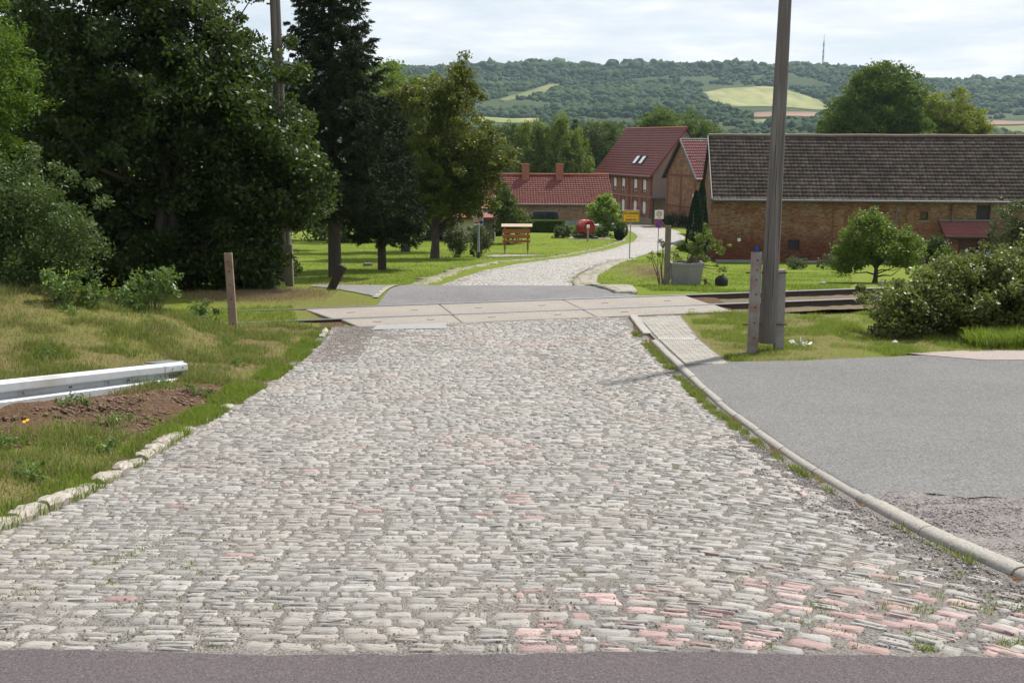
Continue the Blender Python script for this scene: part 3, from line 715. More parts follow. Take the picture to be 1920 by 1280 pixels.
# ------------------------------------------------------------------ kerb stones
kp_ = [(2.86, 4.3), (2.70, 5.1), (2.57, 6.3), (2.50, 7.4), (2.46, 8.72), (2.46, 11.36), (2.48, 14.16), (2.48, 17.28), (2.46, 19.0)]
pts = []; A = np.array(kp_); s_ = np.concatenate([[0], np.cumsum(np.hypot(*np.diff(A, axis=0).T))]); d = 0.0
def kpt(d): return np.array([np.interp(d, s_, A[:, 0]), np.interp(d, s_, A[:, 1])])
i = 0
while d+.95 < s_[-1]:
    path = [kpt(d+.008+(.984)*k/4) for k in range(5)]
    p3 = [(p[0], p[1], -pchip(KROAD, p[1]).item() if hasattr(pchip(KROAD, p[1]), 'item') else -float(pchip(KROAD, p[1]))) for p in path]
    jz = random.uniform(-.006, .006); jx = random.uniform(-.006, .006)
    p3 = [(a+jx, b, c+jz) for a, b, c in p3]
    prof = [(-.05, -.1), (-.05, .022), (-.038, .045), (-.015, .056), (.02, .060), (.042, .060), (.05, .054), (.05, -.1)]
    o = MB().sweep(p3, [(a, c) for a, c in prof]).build('kerb_stone', X_('kerb'), base=p3[0], smooth=True)
    tag(o, 'rounded grey concrete kerb stone between the cobbled road and the asphalt lot' if i < 11 else 'rounded grey kerb stone beside the paved footway, grass at its foot', 'kerb stone', 'concrete kerb stones along the right edge of the road')
    d += 1.0; i += 1
path = [(2.46, y_, -float(pchip(KROAD, np.array(y_)))-.0) for y_ in (19.1, 20, 20.9, 21.55)]
o = MB().sweep(path, [(-.07, -.1), (-.07, .045), (-.055, .06), (.09, .06), (.09, -.1)]).build('kerb_slab', X_('kerb'), base=path[0], smooth=True)
tag(o, 'long flat concrete kerb between cobbles and paved footway, next to the crossing slabs', 'kerb')
def rough_block(y, L, h, hh=.12):
    x = float(xl(y))-.13; rg = np.random.default_rng(int(y*100)); nx = 7
    V = []; h *= .8; prof = [(.05, -.06), (.05, h*.5), (.035, h*.9), (0, h), (-.06, h*.92), (-.08, -.06)]
    for i in range(nx):
        yy = y-L/2+L*i/(nx-1); xx = float(xl(yy))-.13; z0 = -float(pchip(KROAD, np.array(yy)))
        e = .86 if i in (0, nx-1) else 1
        for a, b in prof: V.append((xx+a*e+rg.normal(0, .006), yy, z0+b*e+rg.normal(0, .007)))
    m_ = MB(); m_.v = V; n = len(prof)
    for i in range(nx-1):
        for k in range(n-1): m_.f.append((i*n+k, i*n+k+1, (i+1)*n+k+1, (i+1)*n+k))
    m_.f.append(tuple(range(n))); m_.f.append(tuple(range((nx-1)*n, nx*n)))
    o = m_.build('rough_kerb_stone', X_('kerb_rough'), base=(x, y, -float(pchip(KROAD, np.array(y)))))
    return tag(o, 'pale rough natural kerb stone at the foot of the grass bank left of the cobbles', 'kerb stone', 'pale rough kerb stones along the left edge of the road')
for y, L, h in ((5.2, .3, .08), (5.55, .40, .08), (5.95, .38, .09), (6.33, .37, .08), (6.68, .32, .10), (7.0, .30, .11), (7.27, .24, .09), (7.5, .2, .06), (7.86, .24, .09), (8.06, .15, .07), (8.27, .26, .10), (8.56, .25, .06), (8.9, .26, .08), (9.16, .25, .10), (9.4, .22, .11), (9.64, .25, .10), (9.88, .22, .07), (10.3, .25, .05), (11.0, .3, .05), (11.9, .26, .05), (19.4, .45, .07), (18.9, .4, .07)):
    rough_block(y, L, h)

# ------------------------------------------------------------------ level crossing and railway
RT = np.array([1, RS]); RT = RT/np.hypot(*RT); RN = np.array([-RT[1], RT[0]]); RO = np.array([0, 22.02])
def rl(s, n): p = RO+RT*s+RN*n; return p
def crossing_slab(s0, s1, n0, n1, label, cut0=0, cut1=0):
    a, b, c, d_ = rl(s0+cut0, n0), rl(s1-cut1, n0), rl(s1, n1), rl(s0, n1)
    zs = [(ZR if abs(n) > 0 else ZR) for n in (n0, n0, n1, n1)]
    z0 = [h1(*a), h1(*b)]
    top = [(*a, ZR-.012), (*b, ZR-.012), (*c, ZR), (*d_, ZR)] if n0 < 0 else [(*p, ZR) for p in (a, b, c, d_)]
    m_ = MB(); bt = [(p[0], p[1], ZR-.2) for p in top]
    ins = .015; cen = np.mean(np.array(top), axis=0)
    tp2 = [tuple(np.array(p)+(cen-np.array(p))/np.linalg.norm(cen-np.array(p))*ins*1.4) for p in top]
    lo = [(p[0], p[1], p[2]-.012) for p in top]
    m_.poly(tp2)
    for i in range(4):
        j = (i+1) % 4; m_.poly([tp2[i], tp2[j], lo[j], lo[i]]); m_.poly([lo[i], lo[j], bt[j], bt[i]])
    # lifting slots
    t = empty('crossing_slab', tuple(cen), label, 'concrete slab', 'concrete slabs of the level crossing')
    m_.build('slab', X_('slab'), t)
    for f_ in (.25, .75):
        p = (np.array(top[0])*(1-f_)+np.array(top[1])*f_+np.array(top[3])*(1-f_)+np.array(top[2])*f_)/2
        MB().box((p[0], p[1], p[2]+.002), (.16, .035, .006), rx=(RT[0], RT[1], 0), ry=(RN[0], RN[1], 0)).build('lifting_slot', X_('rail_side'), t)
    return t
G = 1.50
for s0, s1, lb, c0, c1 in ((-4.15, -1.27, 'left end slab between the two rails, its far corner bevelled', .45, 0), (-1.255, 1.565, 'middle slab between the two rails of the crossing', 0, 0), (1.58, 4.55, 'right end slab between the two rails, at the planter side', 0, -.0)):
    crossing_slab(s0, s1, .07, G-.07, 'sandy concrete '+lb, c0, c1)
for s0, s1, lb, c0, c1 in ((-3.55, -1.285, 'left slab in front of the near rail, beside broken cobbles', .25, 0), (-1.27, 1.54, 'middle slab in front of the near rail, above the cobbles', 0, 0), (1.555, 4.6, 'right slab in front of the near rail, above the paved footway', 0, 0)):
    crossing_slab(s0, s1, -.95, -.05, 'sandy concrete '+lb, c0, c1)
def rail(n, label):
    t = empty('rail', (*rl(0, n), ZR), label, 'rail', 'rails of the single track')
    zt = ZR+.012
    for seg, (s0, s1) in enumerate(((-24, 26),)):
        pth = [(*rl(s, n), zt) for s in np.linspace(s0, s1, 26)]
        pr = [(-.034, -.012), (-.034, -.035), (-.010, -.05), (-.010, -.13), (-.07, -.15), (-.07, -.16), (.07, -.16), (.07, -.15), (.010, -.13), (.010, -.05), (.034, -.035), (.034, -.012)]
        MB().sweep(pth, pr).build('rail_web', X_('rail_side'), t)
        MB().sweep(pth, [(-.034, -.012), (-.028, 0), (.028, 0), (.034, -.012)]).build('rail_head', X_('rail_top'), t)
rail(0, 'near steel rail of the single track crossing the road'); rail(G, 'far steel rail of the single track crossing the road')
# far edge strip of the crossing
p0, p1 = [(*rl(s, G+.06), ZR-.006) for s in (-3.6, 3.4)]
o = MB().box(((p0[0]+p1[0])/2, (p0[1]+p1[1])/2, ZR-.07), (7.0, .10, .14), rx=(*RT, 0), ry=(*RN, 0)).build('edge_beam', X_('rail_top'), base=p0)
tag(o, 'narrow pale edging strip along the far rail, next to the asphalt', 'edging')
k = 0
for s in list(np.arange(5.2, 15, .64)):
    c = rl(s, G/2)
    o = MB().box((*c, ZR-.205), (.25, 2.35, .13), rx=(*RT, 0), ry=(*RN, 0), bev=.015).build('sleeper', X_('wood_dark'), base=(*c, ZR-.2))
    tag(o, 'dark weathered sleeper under the rails on the track stretch right of the crossing', 'sleeper', 'sleepers of the single track')
sheet('track_bed', [tuple(rl(s, -.6)) for s in np.arange(4.4, 20, 1)], [tuple(rl(s, G+.45)) for s in np.arange(4.4, 20, 1)], 'ballast', .0, .2, noise=.03, zfun=lambda x, y: ZR-.125+0*x)

# ------------------------------------------------------------------ foliage
def leaf_mesh(name, C, size, mat, parent, aspect=.55, up=.25, droop=0.0, seed=1, dirs=None):
    rg = np.random.default_rng(seed); n = len(C)
    nr = rg.normal(0, 1, (n, 3)); nr[:, 2] += up*2; nr /= np.linalg.norm(nr, axis=1)[:, None]
    a = dirs if dirs is not None else rg.normal(0, 1, (n, 3))
    a = a-(a*nr).sum(1)[:, None]*nr; a[:, 2] -= droop; a /= np.linalg.norm(a, axis=1)[:, None]+1e-9
    b = np.cross(nr, a); b /= np.linalg.norm(b, axis=1)[:, None]+1e-9
    s = (size*rg.uniform(.65, 1.3, n))[:, None]
    fold = nr*s*.12
    V = np.stack([C-a*s*.5, C+b*s*aspect*.5+fold-a*s*.05, C+a*s*.5, C-b*s*aspect*.5+fold-a*s*.05], 1).reshape(-1, 3)
    return np_mesh(name, V, np.arange(4*n).reshape(n, 4), mat, parent)
def crown_points(lobes, nclump, per, cr, rg, flat=.7, bias=.38):
    lob = np.array(lobes, float); vol = lob[:, 3]*lob[:, 4]*lob[:, 5]; pick = rg.choice(len(lob), nclump, p=vol**.8/(vol**.8).sum())
    d = rg.normal(0, 1, (nclump, 3)); d /= np.linalg.norm(d, axis=1)[:, None]
    r = rg.random(nclump)**bias; out_ = rg.random(nclump) < .10; r = np.where(out_, rg.uniform(1.0, 1.2 if cr < .5 else 1.06, nclump), r)
    cen = lob[pick, :3]+d*lob[pick, 3:6]*r[:, None]
    cs = cr*rg.uniform(.6, 1.35, nclump)*np.where(out_, .6, 1)
    idx = np.repeat(np.arange(nclump), per)
    off = rg.normal(0, 1, (len(idx), 3)); off /= (np.linalg.norm(off, axis=1)[:, None]+1e-6); off *= rg.random((len(idx), 1))**.5*1.25
    off[:, 2] *= flat
    return cen, cen[idx]+off*cs[idx][:, None]
def limb_tubes(m_, cen, base, top_h, r0, rg, n, sides=5):
    b = np.array(base, float)
    for i in rg.choice(len(cen), min(n, len(cen)), replace=False):
        c = cen[i]; hz = np.clip((c[2]-b[2])*rg.uniform(.25, .6), .15*top_h, top_h*.92)
        s = b+np.array([0, 0, hz]); mid = s*.45+c*.55+np.array([0, 0, -.06*np.linalg.norm(c-s)])+rg.normal(0, .05, 3)*np.linalg.norm(c-s)
        q1 = s*.75+c*.25+rg.normal(0, .03, 3)*np.linalg.norm(c-s)
        r = r0*rg.uniform(.25, .5)*(1-.55*hz/top_h)
        m_.tube([s, q1, mid, c], [r, r*.75, r*.45, r*.12], sides, cap=False)
def tree(name, label, cat, base, lobes, trunk_h, trunk_r, nclump, per, cr, leaf, mat, bark='bark', group=None, seed=1, limbs=18, lean=(0, 0), stems=1, flat=.7, bias=.38, up=.25, droop=0.0, aspect=.55):
    rg = np.random.default_rng(seed); base = np.array(base, float)
    t = empty(name, base, label, cat, group)
    L = [(base[0]+l[0], base[1]+l[1], base[2]+l[2], l[3], l[4], l[5]) for l in lobes]
    cen, pts = crown_points(L, nclump, per, cr, rg, flat, bias)
    pts = pts[pts[:, 2] > base[2]+.05]
    m_ = MB()
    for s in range(stems):
        o = np.array([rg.normal(0, trunk_r*1.5), rg.normal(0, trunk_r*1.5), 0]) if stems > 1 else np.zeros(3)
        l_ = np.array([lean[0], lean[1], 0])+(rg.normal(0, .12, 3)*[1, 1, 0] if stems > 1 else 0)
        ps, rs = [], []
        for k in range(7):
            f_ = k/6; ps.append(base+o+l_*trunk_h*f_+np.array([math.sin(f_*5+s)*.03*trunk_h*.4, math.cos(f_*4+s)*.02*trunk_h*.4, trunk_h*f_-.1]))
            rs.append(trunk_r*(1.35 if k == 0 else 1.0)*(1-.72*f_)/(1 if stems == 1 else 1.4))
        m_.tube(ps, rs, 9)
    limb_tubes(m_, cen, base, trunk_h, trunk_r*1.1, rg, limbs)
    m_.build('trunk', X_(bark), t, smooth=True)
    leaf_mesh('crown', pts, leaf, X_(mat), t, aspect, up, droop, seed+9)
    return t
def shrub(name, label, cat, base, lobes, nclump, per, cr, leaf, mat, group=None, seed=1, stems=9, up=.25, aspect=.5, bias=.45, flat=.8):
    rg = np.random.default_rng(seed); base = np.array(base, float)
    t = empty(name, base, label, cat, group)
    L = [(base[0]+l[0], base[1]+l[1], base[2]+l[2], l[3], l[4], l[5]) for l in lobes]
    cen, pts = crown_points(L, nclump, per, cr, rg, flat, bias)
    pts = pts[pts[:, 2] > base[2]-.25]
    m_ = MB(); H_ = max(l[2]+l[5] for l in lobes)
    for i in rg.choice(len(cen), min(stems, len(cen)), replace=False):
        c = cen[i]; b = base+np.array([(c[0]-base[0])*.25, (c[1]-base[1])*.25, -.05])
        m_.tube([b, (b*.6+c*.4)+rg.normal(0, .04, 3)*H_, c], [H_*.014, H_*.009, H_*.003], 5, cap=False)
    m_.build('stems', X_('bark_light'), t)
    leaf_mesh('foliage', pts, leaf, X_(mat), t, aspect, up, 0, seed+9)
    return t
def gp(u, v, y=None):
    """ground point seen at a pixel, or straight below a pixel at distance y"""
    if y is None: p = hit(u, v); return (p[0], p[1], h1(p[0], p[1]))
    x = at(u, v, y)[0]; return (x, y, h1(x, y))

def spruce(base, H_, W, label, seed=4, dens=1.0, lean=0.0):
    rg = np.random.default_rng(seed); base = np.array(base, float); t = empty('spruce_tree', base, label, 'tree')
    m_ = MB(); m_.tube([base+np.array([lean*H_*f_, 0, H_*f_-.1]) for f_ in (0, .2, .5, .8, 1)], [W*.045, W*.04, W*.03, W*.015, .015], 10)
    C, Dr = [], []
    nb = int(190*dens)
    for i in range(nb):
        f_ = .22+.77*(i/nb); z = H_*f_; az = i*2.399+rg.normal(0, .25)
        prof = float((1-f_)**.5*(.62+.38*sm(np.array(f_), .12, .38)))
        L = W*.5*prof*rg.uniform(.72, 1.18)+.25
        d = np.array([math.cos(az), math.sin(az), 0]); o = base+np.array([lean*H_*f_, 0, z])
        P = [o+d*L*s-np.array([0, 0, 1])*L*(.42*s*(1-f_)+.10*s-.30*s**3) for s in np.linspace(0, 1, 7)]
        m_.tube(P, [.035*(1-f_)+.012]+[.02*(1-k/6)+.004 for k in range(1, 7)], 4, cap=False)
        nt = int(L*16)+6; side = np.array([-d[1], d[0], 0])
        for k in range(nt):
            s = rg.uniform(.12, 1)**.8; p = P[0]*0; j = s*6; i0 = min(int(j), 5); p = P[i0]*(1-(j-i0))+P[i0+1]*(j-i0)
            sg = rg.choice((-1, 1)); tl = L*.30*(1.1-s*.75)*rg.uniform(.5, 1.3)+.12
            hang = rg.uniform(.3, 1.3) if s < .9 else .2
            q = p+side*sg*tl*.75+d*tl*.5-np.array([0, 0, 1])*tl*hang*.6
            n_ = int(12+tl*34)
            w_ = rg.random(n_)[:, None]; pt = p*(1-w_)+q*w_+rg.normal(0, .022, (n_, 3)); pt[:, 2] -= rg.random(n_)*.07*hang
            C.append(pt); Dr.append(np.repeat((q-p)[None], n_, 0)+rg.normal(0, .35*tl, (n_, 3)))
    C = np.concatenate(C); Dr = np.concatenate(Dr)
    m_.build('trunk', X_('bark'), t, smooth=True)
    leaf_mesh('crown', C, .14, X_('leaf_spruce'), t, .26, .2, 0, seed, dirs=Dr)
    return t

def trees_near():
    # big dark tree left, behind the track
    tree('field_maple', 'large dark broadleaf tree behind the track, left of the utility pole', 'tree', gp(330, 560, 26.7), [
        (0.2, 0, 4.6, 3.2, 2.6, 2.5), (-2.2, .3, 4.6, 1.8, 2.2, 2.6), (1.9, .2, 2.9, 1.75, 1.8, 1.7), (2.85, 0, 2.3, 1.15, 1.2, 1.0), (-.8, .4, 7.2, 2.8, 2.2, 1.8), (-2.6, .4, 2.3, 1.6, 1.8, 1.7), (0, .3, 1.9, 2.3, 1.8, 1.6), (1.45, .2, 5.2, 1.3, 1.6, 1.3), (-1.2, .3, 8.6, 2.4, 1.8, 1.0), (1.6, 0, 1.2, 1.5, 1.2, .8), (-1.6, 0, 1.0, 1.8, 1.3, .8), (2.75, -.4, 3.0, 1.4, 1.1, 1.2), (1.5, -.4, 4.6, 1.25, 1.1, 1.1), (2.4, -.4, 1.9, 1.15, .9, .8)],
        5.2, .26, 1250, 135, .42, .13, 'leaf_dark', seed=3, limbs=46, stems=3, bias=.6)
    tree('dark_tree', 'dark shaded tree behind the grey-green bush at the left edge', 'tree', gp(60, 560, 31), [
        (0, 0, 3.4, 2.4, 2.2, 3.2), (1.2, 0, 1.8, 1.8, 1.6, 1.6), (-1.4, 0, 2.2, 1.8, 1.8, 2.0), (0, 0, 7, 2.2, 2, 2.2), (1.8, 0, 5.2, 1.6, 1.6, 2.0)], 4.5, .2, 420, 130, .5, .15, 'leaf_dark', seed=5, limbs=20, bias=.6)
    tree('ash_tree', 'bright green ash tree with feathery leaves in the top left corner', 'tree', (-10.9, 20.2, h1(-10.9, 20.2)), [
        (.7, 0, 4.8, 1.4, 1.3, 1.0), (.1, .2, 5.6, 1.5, 1.5, 1.1), (1.25, -.2, 4.3, .9, .9, .55), (.1, 0, 3.6, 1.4, 1.3, .7), (.9, 0, 3.45, .75, .8, .4)], 5, .17, 330, 95, .34, .11, 'leaf_ash', seed=8, limbs=24, aspect=.3, up=.6, droop=.25, flat=.45)
    for k, (u, Y, ww, hh) in enumerate(((215, 27.5, 1.2, 2.0), (300, 25.8, 1.0, 1.5), (380, 27.6, 1.2, 1.8), (455, 25.9, .8, 1.2), (505, 28.5, .7, 1.3))):
        shrub('undergrowth_shrub', 'dark shrub under the big dark tree, '+('leftmost, behind the young shrubs', 'behind the glossy young shrub', 'left of the rusty steel post', 'right of the rusty steel post', 'just left of the utility pole foot')[k], 'shrub', gp(u, 560, Y), [(0, 0, hh*.45, ww, .9, hh*.6)], 70, 90, .3, .12, 'leaf_dark', 'undergrowth below the dark tree', 80+k)
    spruce(gp(628, 515, 42), 12.4, 6.0, 'tall dark spruce with bare lower trunk on the lawn behind the utility pole', lean=.008)
    spruce(gp(716, 480, 47), 7.6, 4.4, 'lower spruce between the tall spruce and the maple', seed=12, dens=.7)
    tree('maple_tree', 'olive green maple on the lawn left of the lamp post with the poster', 'tree', gp(815, 485), [
        (0.2, 0, 6.2, 3.1, 2.8, 2.9), (-1.5, .2, 4.6, 2.0, 2.2, 2.2), (2.6, 0, 5.6, 1.9, 1.8, 1.35), (1.9, 0, 4.0, 1.8, 1.7, 1.5), (.4, 0, 2.9, 2.5, 2, 1.0), (.9, 0, 8.9, 1.5, 1.4, 1.3), (1.55, 0, 10.2, .5, .5, .9), (-1.1, .2, 8.4, 1.5, 1.4, 1.0)],
        7.5, .22, 720, 95, .42, .17, 'leaf_maple', seed=6, limbs=30, bias=.45)
    tree('broadleaf_tree', 'light green tree between spruce and maple, standing further back', 'tree', gp(760, 470, 72), [
        (0, 0, 8, 3.4, 3, 4.6), (-1, 0, 11.0, 2.2, 2, 2.0), (1.0, 0, 5, 3, 3, 3)], 8, .25, 170, 90, .8, .28, 'leaf_fruit', seed=16, limbs=14)
    for k, (u, Y, hh, ww) in enumerate(((590, 92, 5, 3.2), (650, 88, 6, 3.5), (720, 90, 5.5, 3.2), (790, 92, 4.8, 3.0), (845, 96, 4.0, 2.6))):
        shrub('background_shrub', ('dark leafy shrub at the far edge of the lawn, '+('behind the utility pole', 'behind the tall spruce trunk', 'between spruce and maple', 'behind the maple trunk', 'beside the low garage')[k]), 'shrub', gp(u, 440, Y), [(0, 0, hh*.45, ww, 1.8, hh*.55), (ww*.4, 0, hh*.3, ww*.7, 1.5, hh*.4)], 55, 70, .8, .3, 'leaf_dark', 'dark shrubs along the far edge of the lawn', 30+k)
    tree('lawn_tree', 'tree at the far left side of the lawn, seen under the dark crown', 'tree', gp(500, 470, 75), [(0, 0, 6, 4, 3, 4.5), (2, 0, 3.5, 3, 3, 2.5)], 5, .25, 120, 80, .9, .3, 'leaf_dark', seed=77)
    # light bush, left
    shrub('willow_bush', 'big grey-green leafy bush on the grass bank at the left edge', 'bush', (-8.15, 17.2, h1(-8.15, 17.2)), [
        (.1, 0, 1.25, 1.25, 1.0, 1.15), (.85, 0, .85, .75, .7, .75), (-.9, 0, 1.0, 1.1, 1, 1.1), (.45, 0, 1.75, .6, .6, .55), (-.2, -.3, .5, 1.2, .8, .6)], 300, 110, .21, .072, 'leaf_bush', seed=11, stems=24, aspect=.38)
    for k, (u, v, Y, hh, ww, n, lb) in enumerate(((115, 560, 15.9, .42, .34, 34, 'bright green sucker shrub at the foot of the big grey-green bush'), (165, 575, 16.2, .30, .26, 20, 'small sapling clump just right of the sucker shrub under the bush'), (285, 590, 17.2, .52, .5, 60, 'glossy leafy young shrub on the bank in front of the dark tree'), (235, 570, 17.6, .36, .25, 16, 'thin sprouts between the two young shrubs on the bank'), (378, 600, 18.2, .34, .3, 14, 'sparse small sprouts by the rail end left of the rusty post'))):
        shrub('young_shrub', lb, 'shrub', gp(u, v, Y), [(0, 0, hh*.6, ww, ww*.8, hh*.62), (ww*.5, 0, hh*.8, ww*.5, ww*.4, hh*.5), (-ww*.3, 0, hh*1.0, ww*.25, ww*.3, hh*.45)], int(n*.8), 26, .10, .078, 'leaf_sucker', 'young shrubs on the left bank', 40+k, 14, aspect=.42)
    rg = np.random.default_rng(77)
    cc_ = [(-5.4, 17.6), (-4.4, 16.2), (-3.9, 14.8), (-6.5, 15.5), (-4.6, 10.9), (-3.9, 10.1), (-4.3, 8.6), (-3.6, 8.9), (-5.2, 7.6), (-3.6, 7.6), (-4.2, 12.6), (-5.9, 13.2), (-3.7, 12.2), (-4.9, 19.0), (-7.0, 12.2)]
    for k, (x, y) in enumerate(cc_):
        shrub('weed_clump', 'small broad-leaved weed growing in the grass of the left bank', 'weed', (x, y, h1(x, y)), [(0, 0, .05, .16, .14, .07)], 12, 16, .05, .05, 'leaf_sucker', 'weeds on the left bank', 300+k, 6, aspect=.3, up=.1)
trees_near()

def grass(name, n, sampler, hmin, hmax, wd, mat, seed, label=None, lean=.5, zoff=0.0):
    rg = np.random.default_rng(seed); P = sampler(n, rg); n = len(P)
    x, y = P[:, 0], P[:, 1]; z = H(x, y)+zoff
    hs = rg.uniform(hmin, hmax, n)*(P[:, 2] if P.shape[1] > 2 else 1); az = rg.random(n)*6.283; la = rg.random(n)*lean
    d = np.stack([np.cos(az), np.sin(az), 0*az], -1); s = np.stack([-np.sin(az+1), np.cos(az+1), 0*az], -1)*(wd*rg.uniform(.6, 1.4, n))[:, None]
    B = np.stack([x, y, z-.01], -1); M_ = B+d*(hs*la*.35)[:, None]+np.array([0, 0, 1])*(hs*.6)[:, None]; T = B+d*(hs*la)[:, None]+np.array([0, 0, 1])*(hs*(1-.35*la))[:, None]
    V = np.stack([B-s/2, B+s/2, M_+s*.38, M_-s*.38, T], 1).reshape(-1, 3)
    i = np.arange(n)[:, None]*5
    Fc = np.concatenate([i+[0, 1, 2], i+[0, 2, 3], i+[3, 2, 4]], 0)
    o = np_mesh(name, V, Fc, X_(mat)); return tag(o, label, 'grass', kind='stuff')
def tufts(x, y, sc, thr=.45): return vn(x*sc+50, y*sc+20)*.6+vn(x*sc*2.7, y*sc*2.7)*.4
def ground_cover():
    def bank(n, rg):
        y = 4.2+(20.3-4.2)*rg.random(n)**.85; d = rg.random(n)**.9*np.interp(y, [4, 10, 20], [3, 4.5, 8]); x = xl(y)-.12-d
        tf = tufts(x, y, 1.7)
        ax, ay, bx, by = -6.2, 9.3, -3.75, 12.9
        t = np.clip(((x-ax)*(bx-ax)+(y-ay)*(by-ay))/((bx-ax)**2+(by-ay)**2), -1.5, 1); dd = np.hypot(x-(ax+t*(bx-ax)), y-(ay+t*(by-ay)))
        side = (x-ax)*(by-ay)-(y-ay)*(bx-ax)
        p = np.clip((tf-.40)*3.8, .05, 1)*np.where(side > 0, .03+.97*sm(dd, 1.1, 2.2), .35+.65*sm(dd, .05, .5))
        k = rg.random(n) < p
        return np.stack([x, y, .5+tf], -1)[k]
    def tallb(n, rg):
        P = bank(n, rg); q = vn(P[:, 0]*2.6+31, P[:, 1]*2.6+13); return P[q > .62]
    def dryb(n, rg):
        P = bank(n, rg); q = vn(P[:, 0]*.9+7, P[:, 1]*.9+3); return P[rg.random(len(P)) < np.clip((q-.35)*3, .05, 1)]
    def drygap(n, rg):
        y = 4.2+(20.3-4.2)*rg.random(n)**.85; x = xl(y)-.2-rg.random(n)**.9*np.interp(y, [4, 10, 20], [3, 4.5, 8]); tf = tufts(x, y, 1.7); k = tf < .47; return np.stack([x, y, .6+0*x], -1)[k]
    grass('bank_straw', 90000, drygap, .03, .085, .0055, 'straw_mix', 22, 'dead straw and thatch between the grass tufts of the left bank', 1.5)
    grass('bank_tall_grass', 70000, tallb, .10, .21, .006, 'grass', 21, 'taller tufts of green grass scattered on the left bank', .9)
    grass('bank_grass', 330000, bank, .04, .12, .0065, 'grass', 1, 'patchy green and straw grass covering the left bank', .9)
    grass('bank_dry_grass', 130000, dryb, .04, .12, .005, 'grass_dry', 2, 'dry straw coloured grass among the green on the left bank', 1.3)
    def edge(n, rg):
        y = 4.5+15.5*rg.random(n); x = xl(y)-.05-.35*rg.random(n); tf = tufts(x, y, 2.1); k = rg.random(n) < np.clip((tf-.35)*4, 0, 1)*np.where(y > 10, 1, .5); return np.stack([x, y, .5+tf], -1)[k]
    grass('edge_grass', 40000, edge, .04, .12, .006, 'grass_fresh', 3, 'fresh grass along the left edge of the cobbles', .9)
    def verge(n, rg):
        x = 3.2+8*rg.random(n); y = 15.5+7.5*rg.random(n)
        lim = np.interp(x, [3.2, 4.4, 5.5, 6.7, 8.3, 12], [15.75, 15.9, 16.25, 16.65, 16.95, 17.5]); up_ = rail_y(x)-.85
        k = (y > lim) & (y < up_) & (x > np.interp(y, [15.6, 18.4, 22], [3.3, 3.36, 3.65]))
        tf = tufts(x, y, 1.3); k &= rg.random(n) < np.clip((tf-.38)*3.8, .05, 1)*np.where(y < lim+.8, 1, .7); return np.stack([x, y, .5+tf], -1)[k]
    grass('verge_grass', 210000, verge, .035, .095, .006, 'grass_fresh', 4, 'short green grass between the asphalt lot and the track', .9)
    grass('verge_dry_grass', 50000, verge, .03, .07, .005, 'grass_dry', 14, 'dry patches in the verge between lot and track', 1.3)
    def kerbg(n, rg):
        y = 5.5+14*rg.random(n); w_ = np.interp(y, [5, 9, 12, 19], [.05, .07, .14, .15]); x = xr(y)-.06-w_*rg.random(n)
        tf = tufts(x, y, 3.); k = rg.random(n) < np.clip((tf-.40)*5, 0, 1)*np.interp(y, [5, 10, 13, 19], [.12, .45, .9, 1]); return np.stack([x, y, .6+tf*.8], -1)[k]
    grass('kerb_grass', 40000, kerbg, .03, .085, .005, 'grass', 5, 'grass growing along the foot of the right kerb', .9)
    def weeds(n, rg):
        x = -3.3+5.9*rg.random(n); y = 4.2+8*rg.random(n)**1.5; tf = tufts(x, y, 5.5)
        w_ = np.exp(-((x-1.9)/.7)**2)*np.exp(-((y-4.5)/.7)**2)*1.2+np.exp(-((x+2.3)/.8)**2)*np.exp(-((y-5.2)/.9)**2)*.8+.06
        k = rg.random(n) < np.clip((tf-.60)*12, 0, 1)*w_; return np.stack([x, y, .5+tf], -1)[k]
    grass('joint_weeds', 120000, weeds, .008, .022, .005, 'grass_fresh', 6, 'tiny weeds in the joints between the cobbles', 1.2, .012)
    def farlawn(n, rg):
        u = -.30+.62*rg.random(n); y = 26+75*rg.random(n)**1.5; x = u*y
        Lx = np.interp(y, [p[1] for p in FL], [p[0] for p in FL])-1.0; Rx = np.interp(y, [p[1] for p in FR], [p[0] for p in FR])+1.0
        k = ((x < Lx-.2) | (x > Rx)) & ~((y < 33.8) & (x > -6.3) & (x < 3.4)) & ~((x > 5.5) & (y < rail_y(x)+2.2)); tf = tufts(x, y, .5); k &= rg.random(n) < np.clip((tf-.2)*2.5, .1, 1)
        return np.stack([x, y, .5+tf], -1)[k]
    grass('lawn_grass', 260000, farlawn, .03, .09, .016, 'grass_fresh', 7, 'mown grass of the village lawns beyond the track', .9)
    def deadpatch(n, rg):
        a = rg.normal(0, 1, (n, 2)); x = -5.9+a[:, 0]*.75; y = 24.9+a[:, 1]*.6; k = (y > rail_y(x)+1.9) & (x < -4.2); return np.stack([x, y, .7+0*x], -1)[k]
    grass('dead_grass', 14000, deadpatch, .05, .15, .008, 'grass_dry', 8, 'dead straw grass around the tilted post behind the track', 1.2)
    def trackw(n, rg):
        s = np.where(rg.random(n) < .45, 5+8*rg.random(n), -10+5.6*rg.random(n)); q = -.7+2.9*rg.random(n); x = RO[0]+RT[0]*s+RN[0]*q; y = RO[1]+RT[1]*s+RN[1]*q
        tf = tufts(x, y, 2.2); k = rg.random(n) < np.where(x < -3, .75, np.clip((tf-.55)*5, 0, 1)); k &= ~((x < -3) & (x > -4.1) & (rg.random(n) < .75)); return np.stack([x, y, .5+tf], -1)[k]
    grass('track_weeds', 46000, trackw, .03, .09, .008, 'grass_fresh', 9, 'weeds growing between the rails', .9)
    def tallr(n, rg):
        x = 9.0+2.2*rg.random(n)-.4; y = 16.9+1.0*rg.random(n)+.15*(x-8); return np.stack([x-.9, y, 1+0*x], -1)
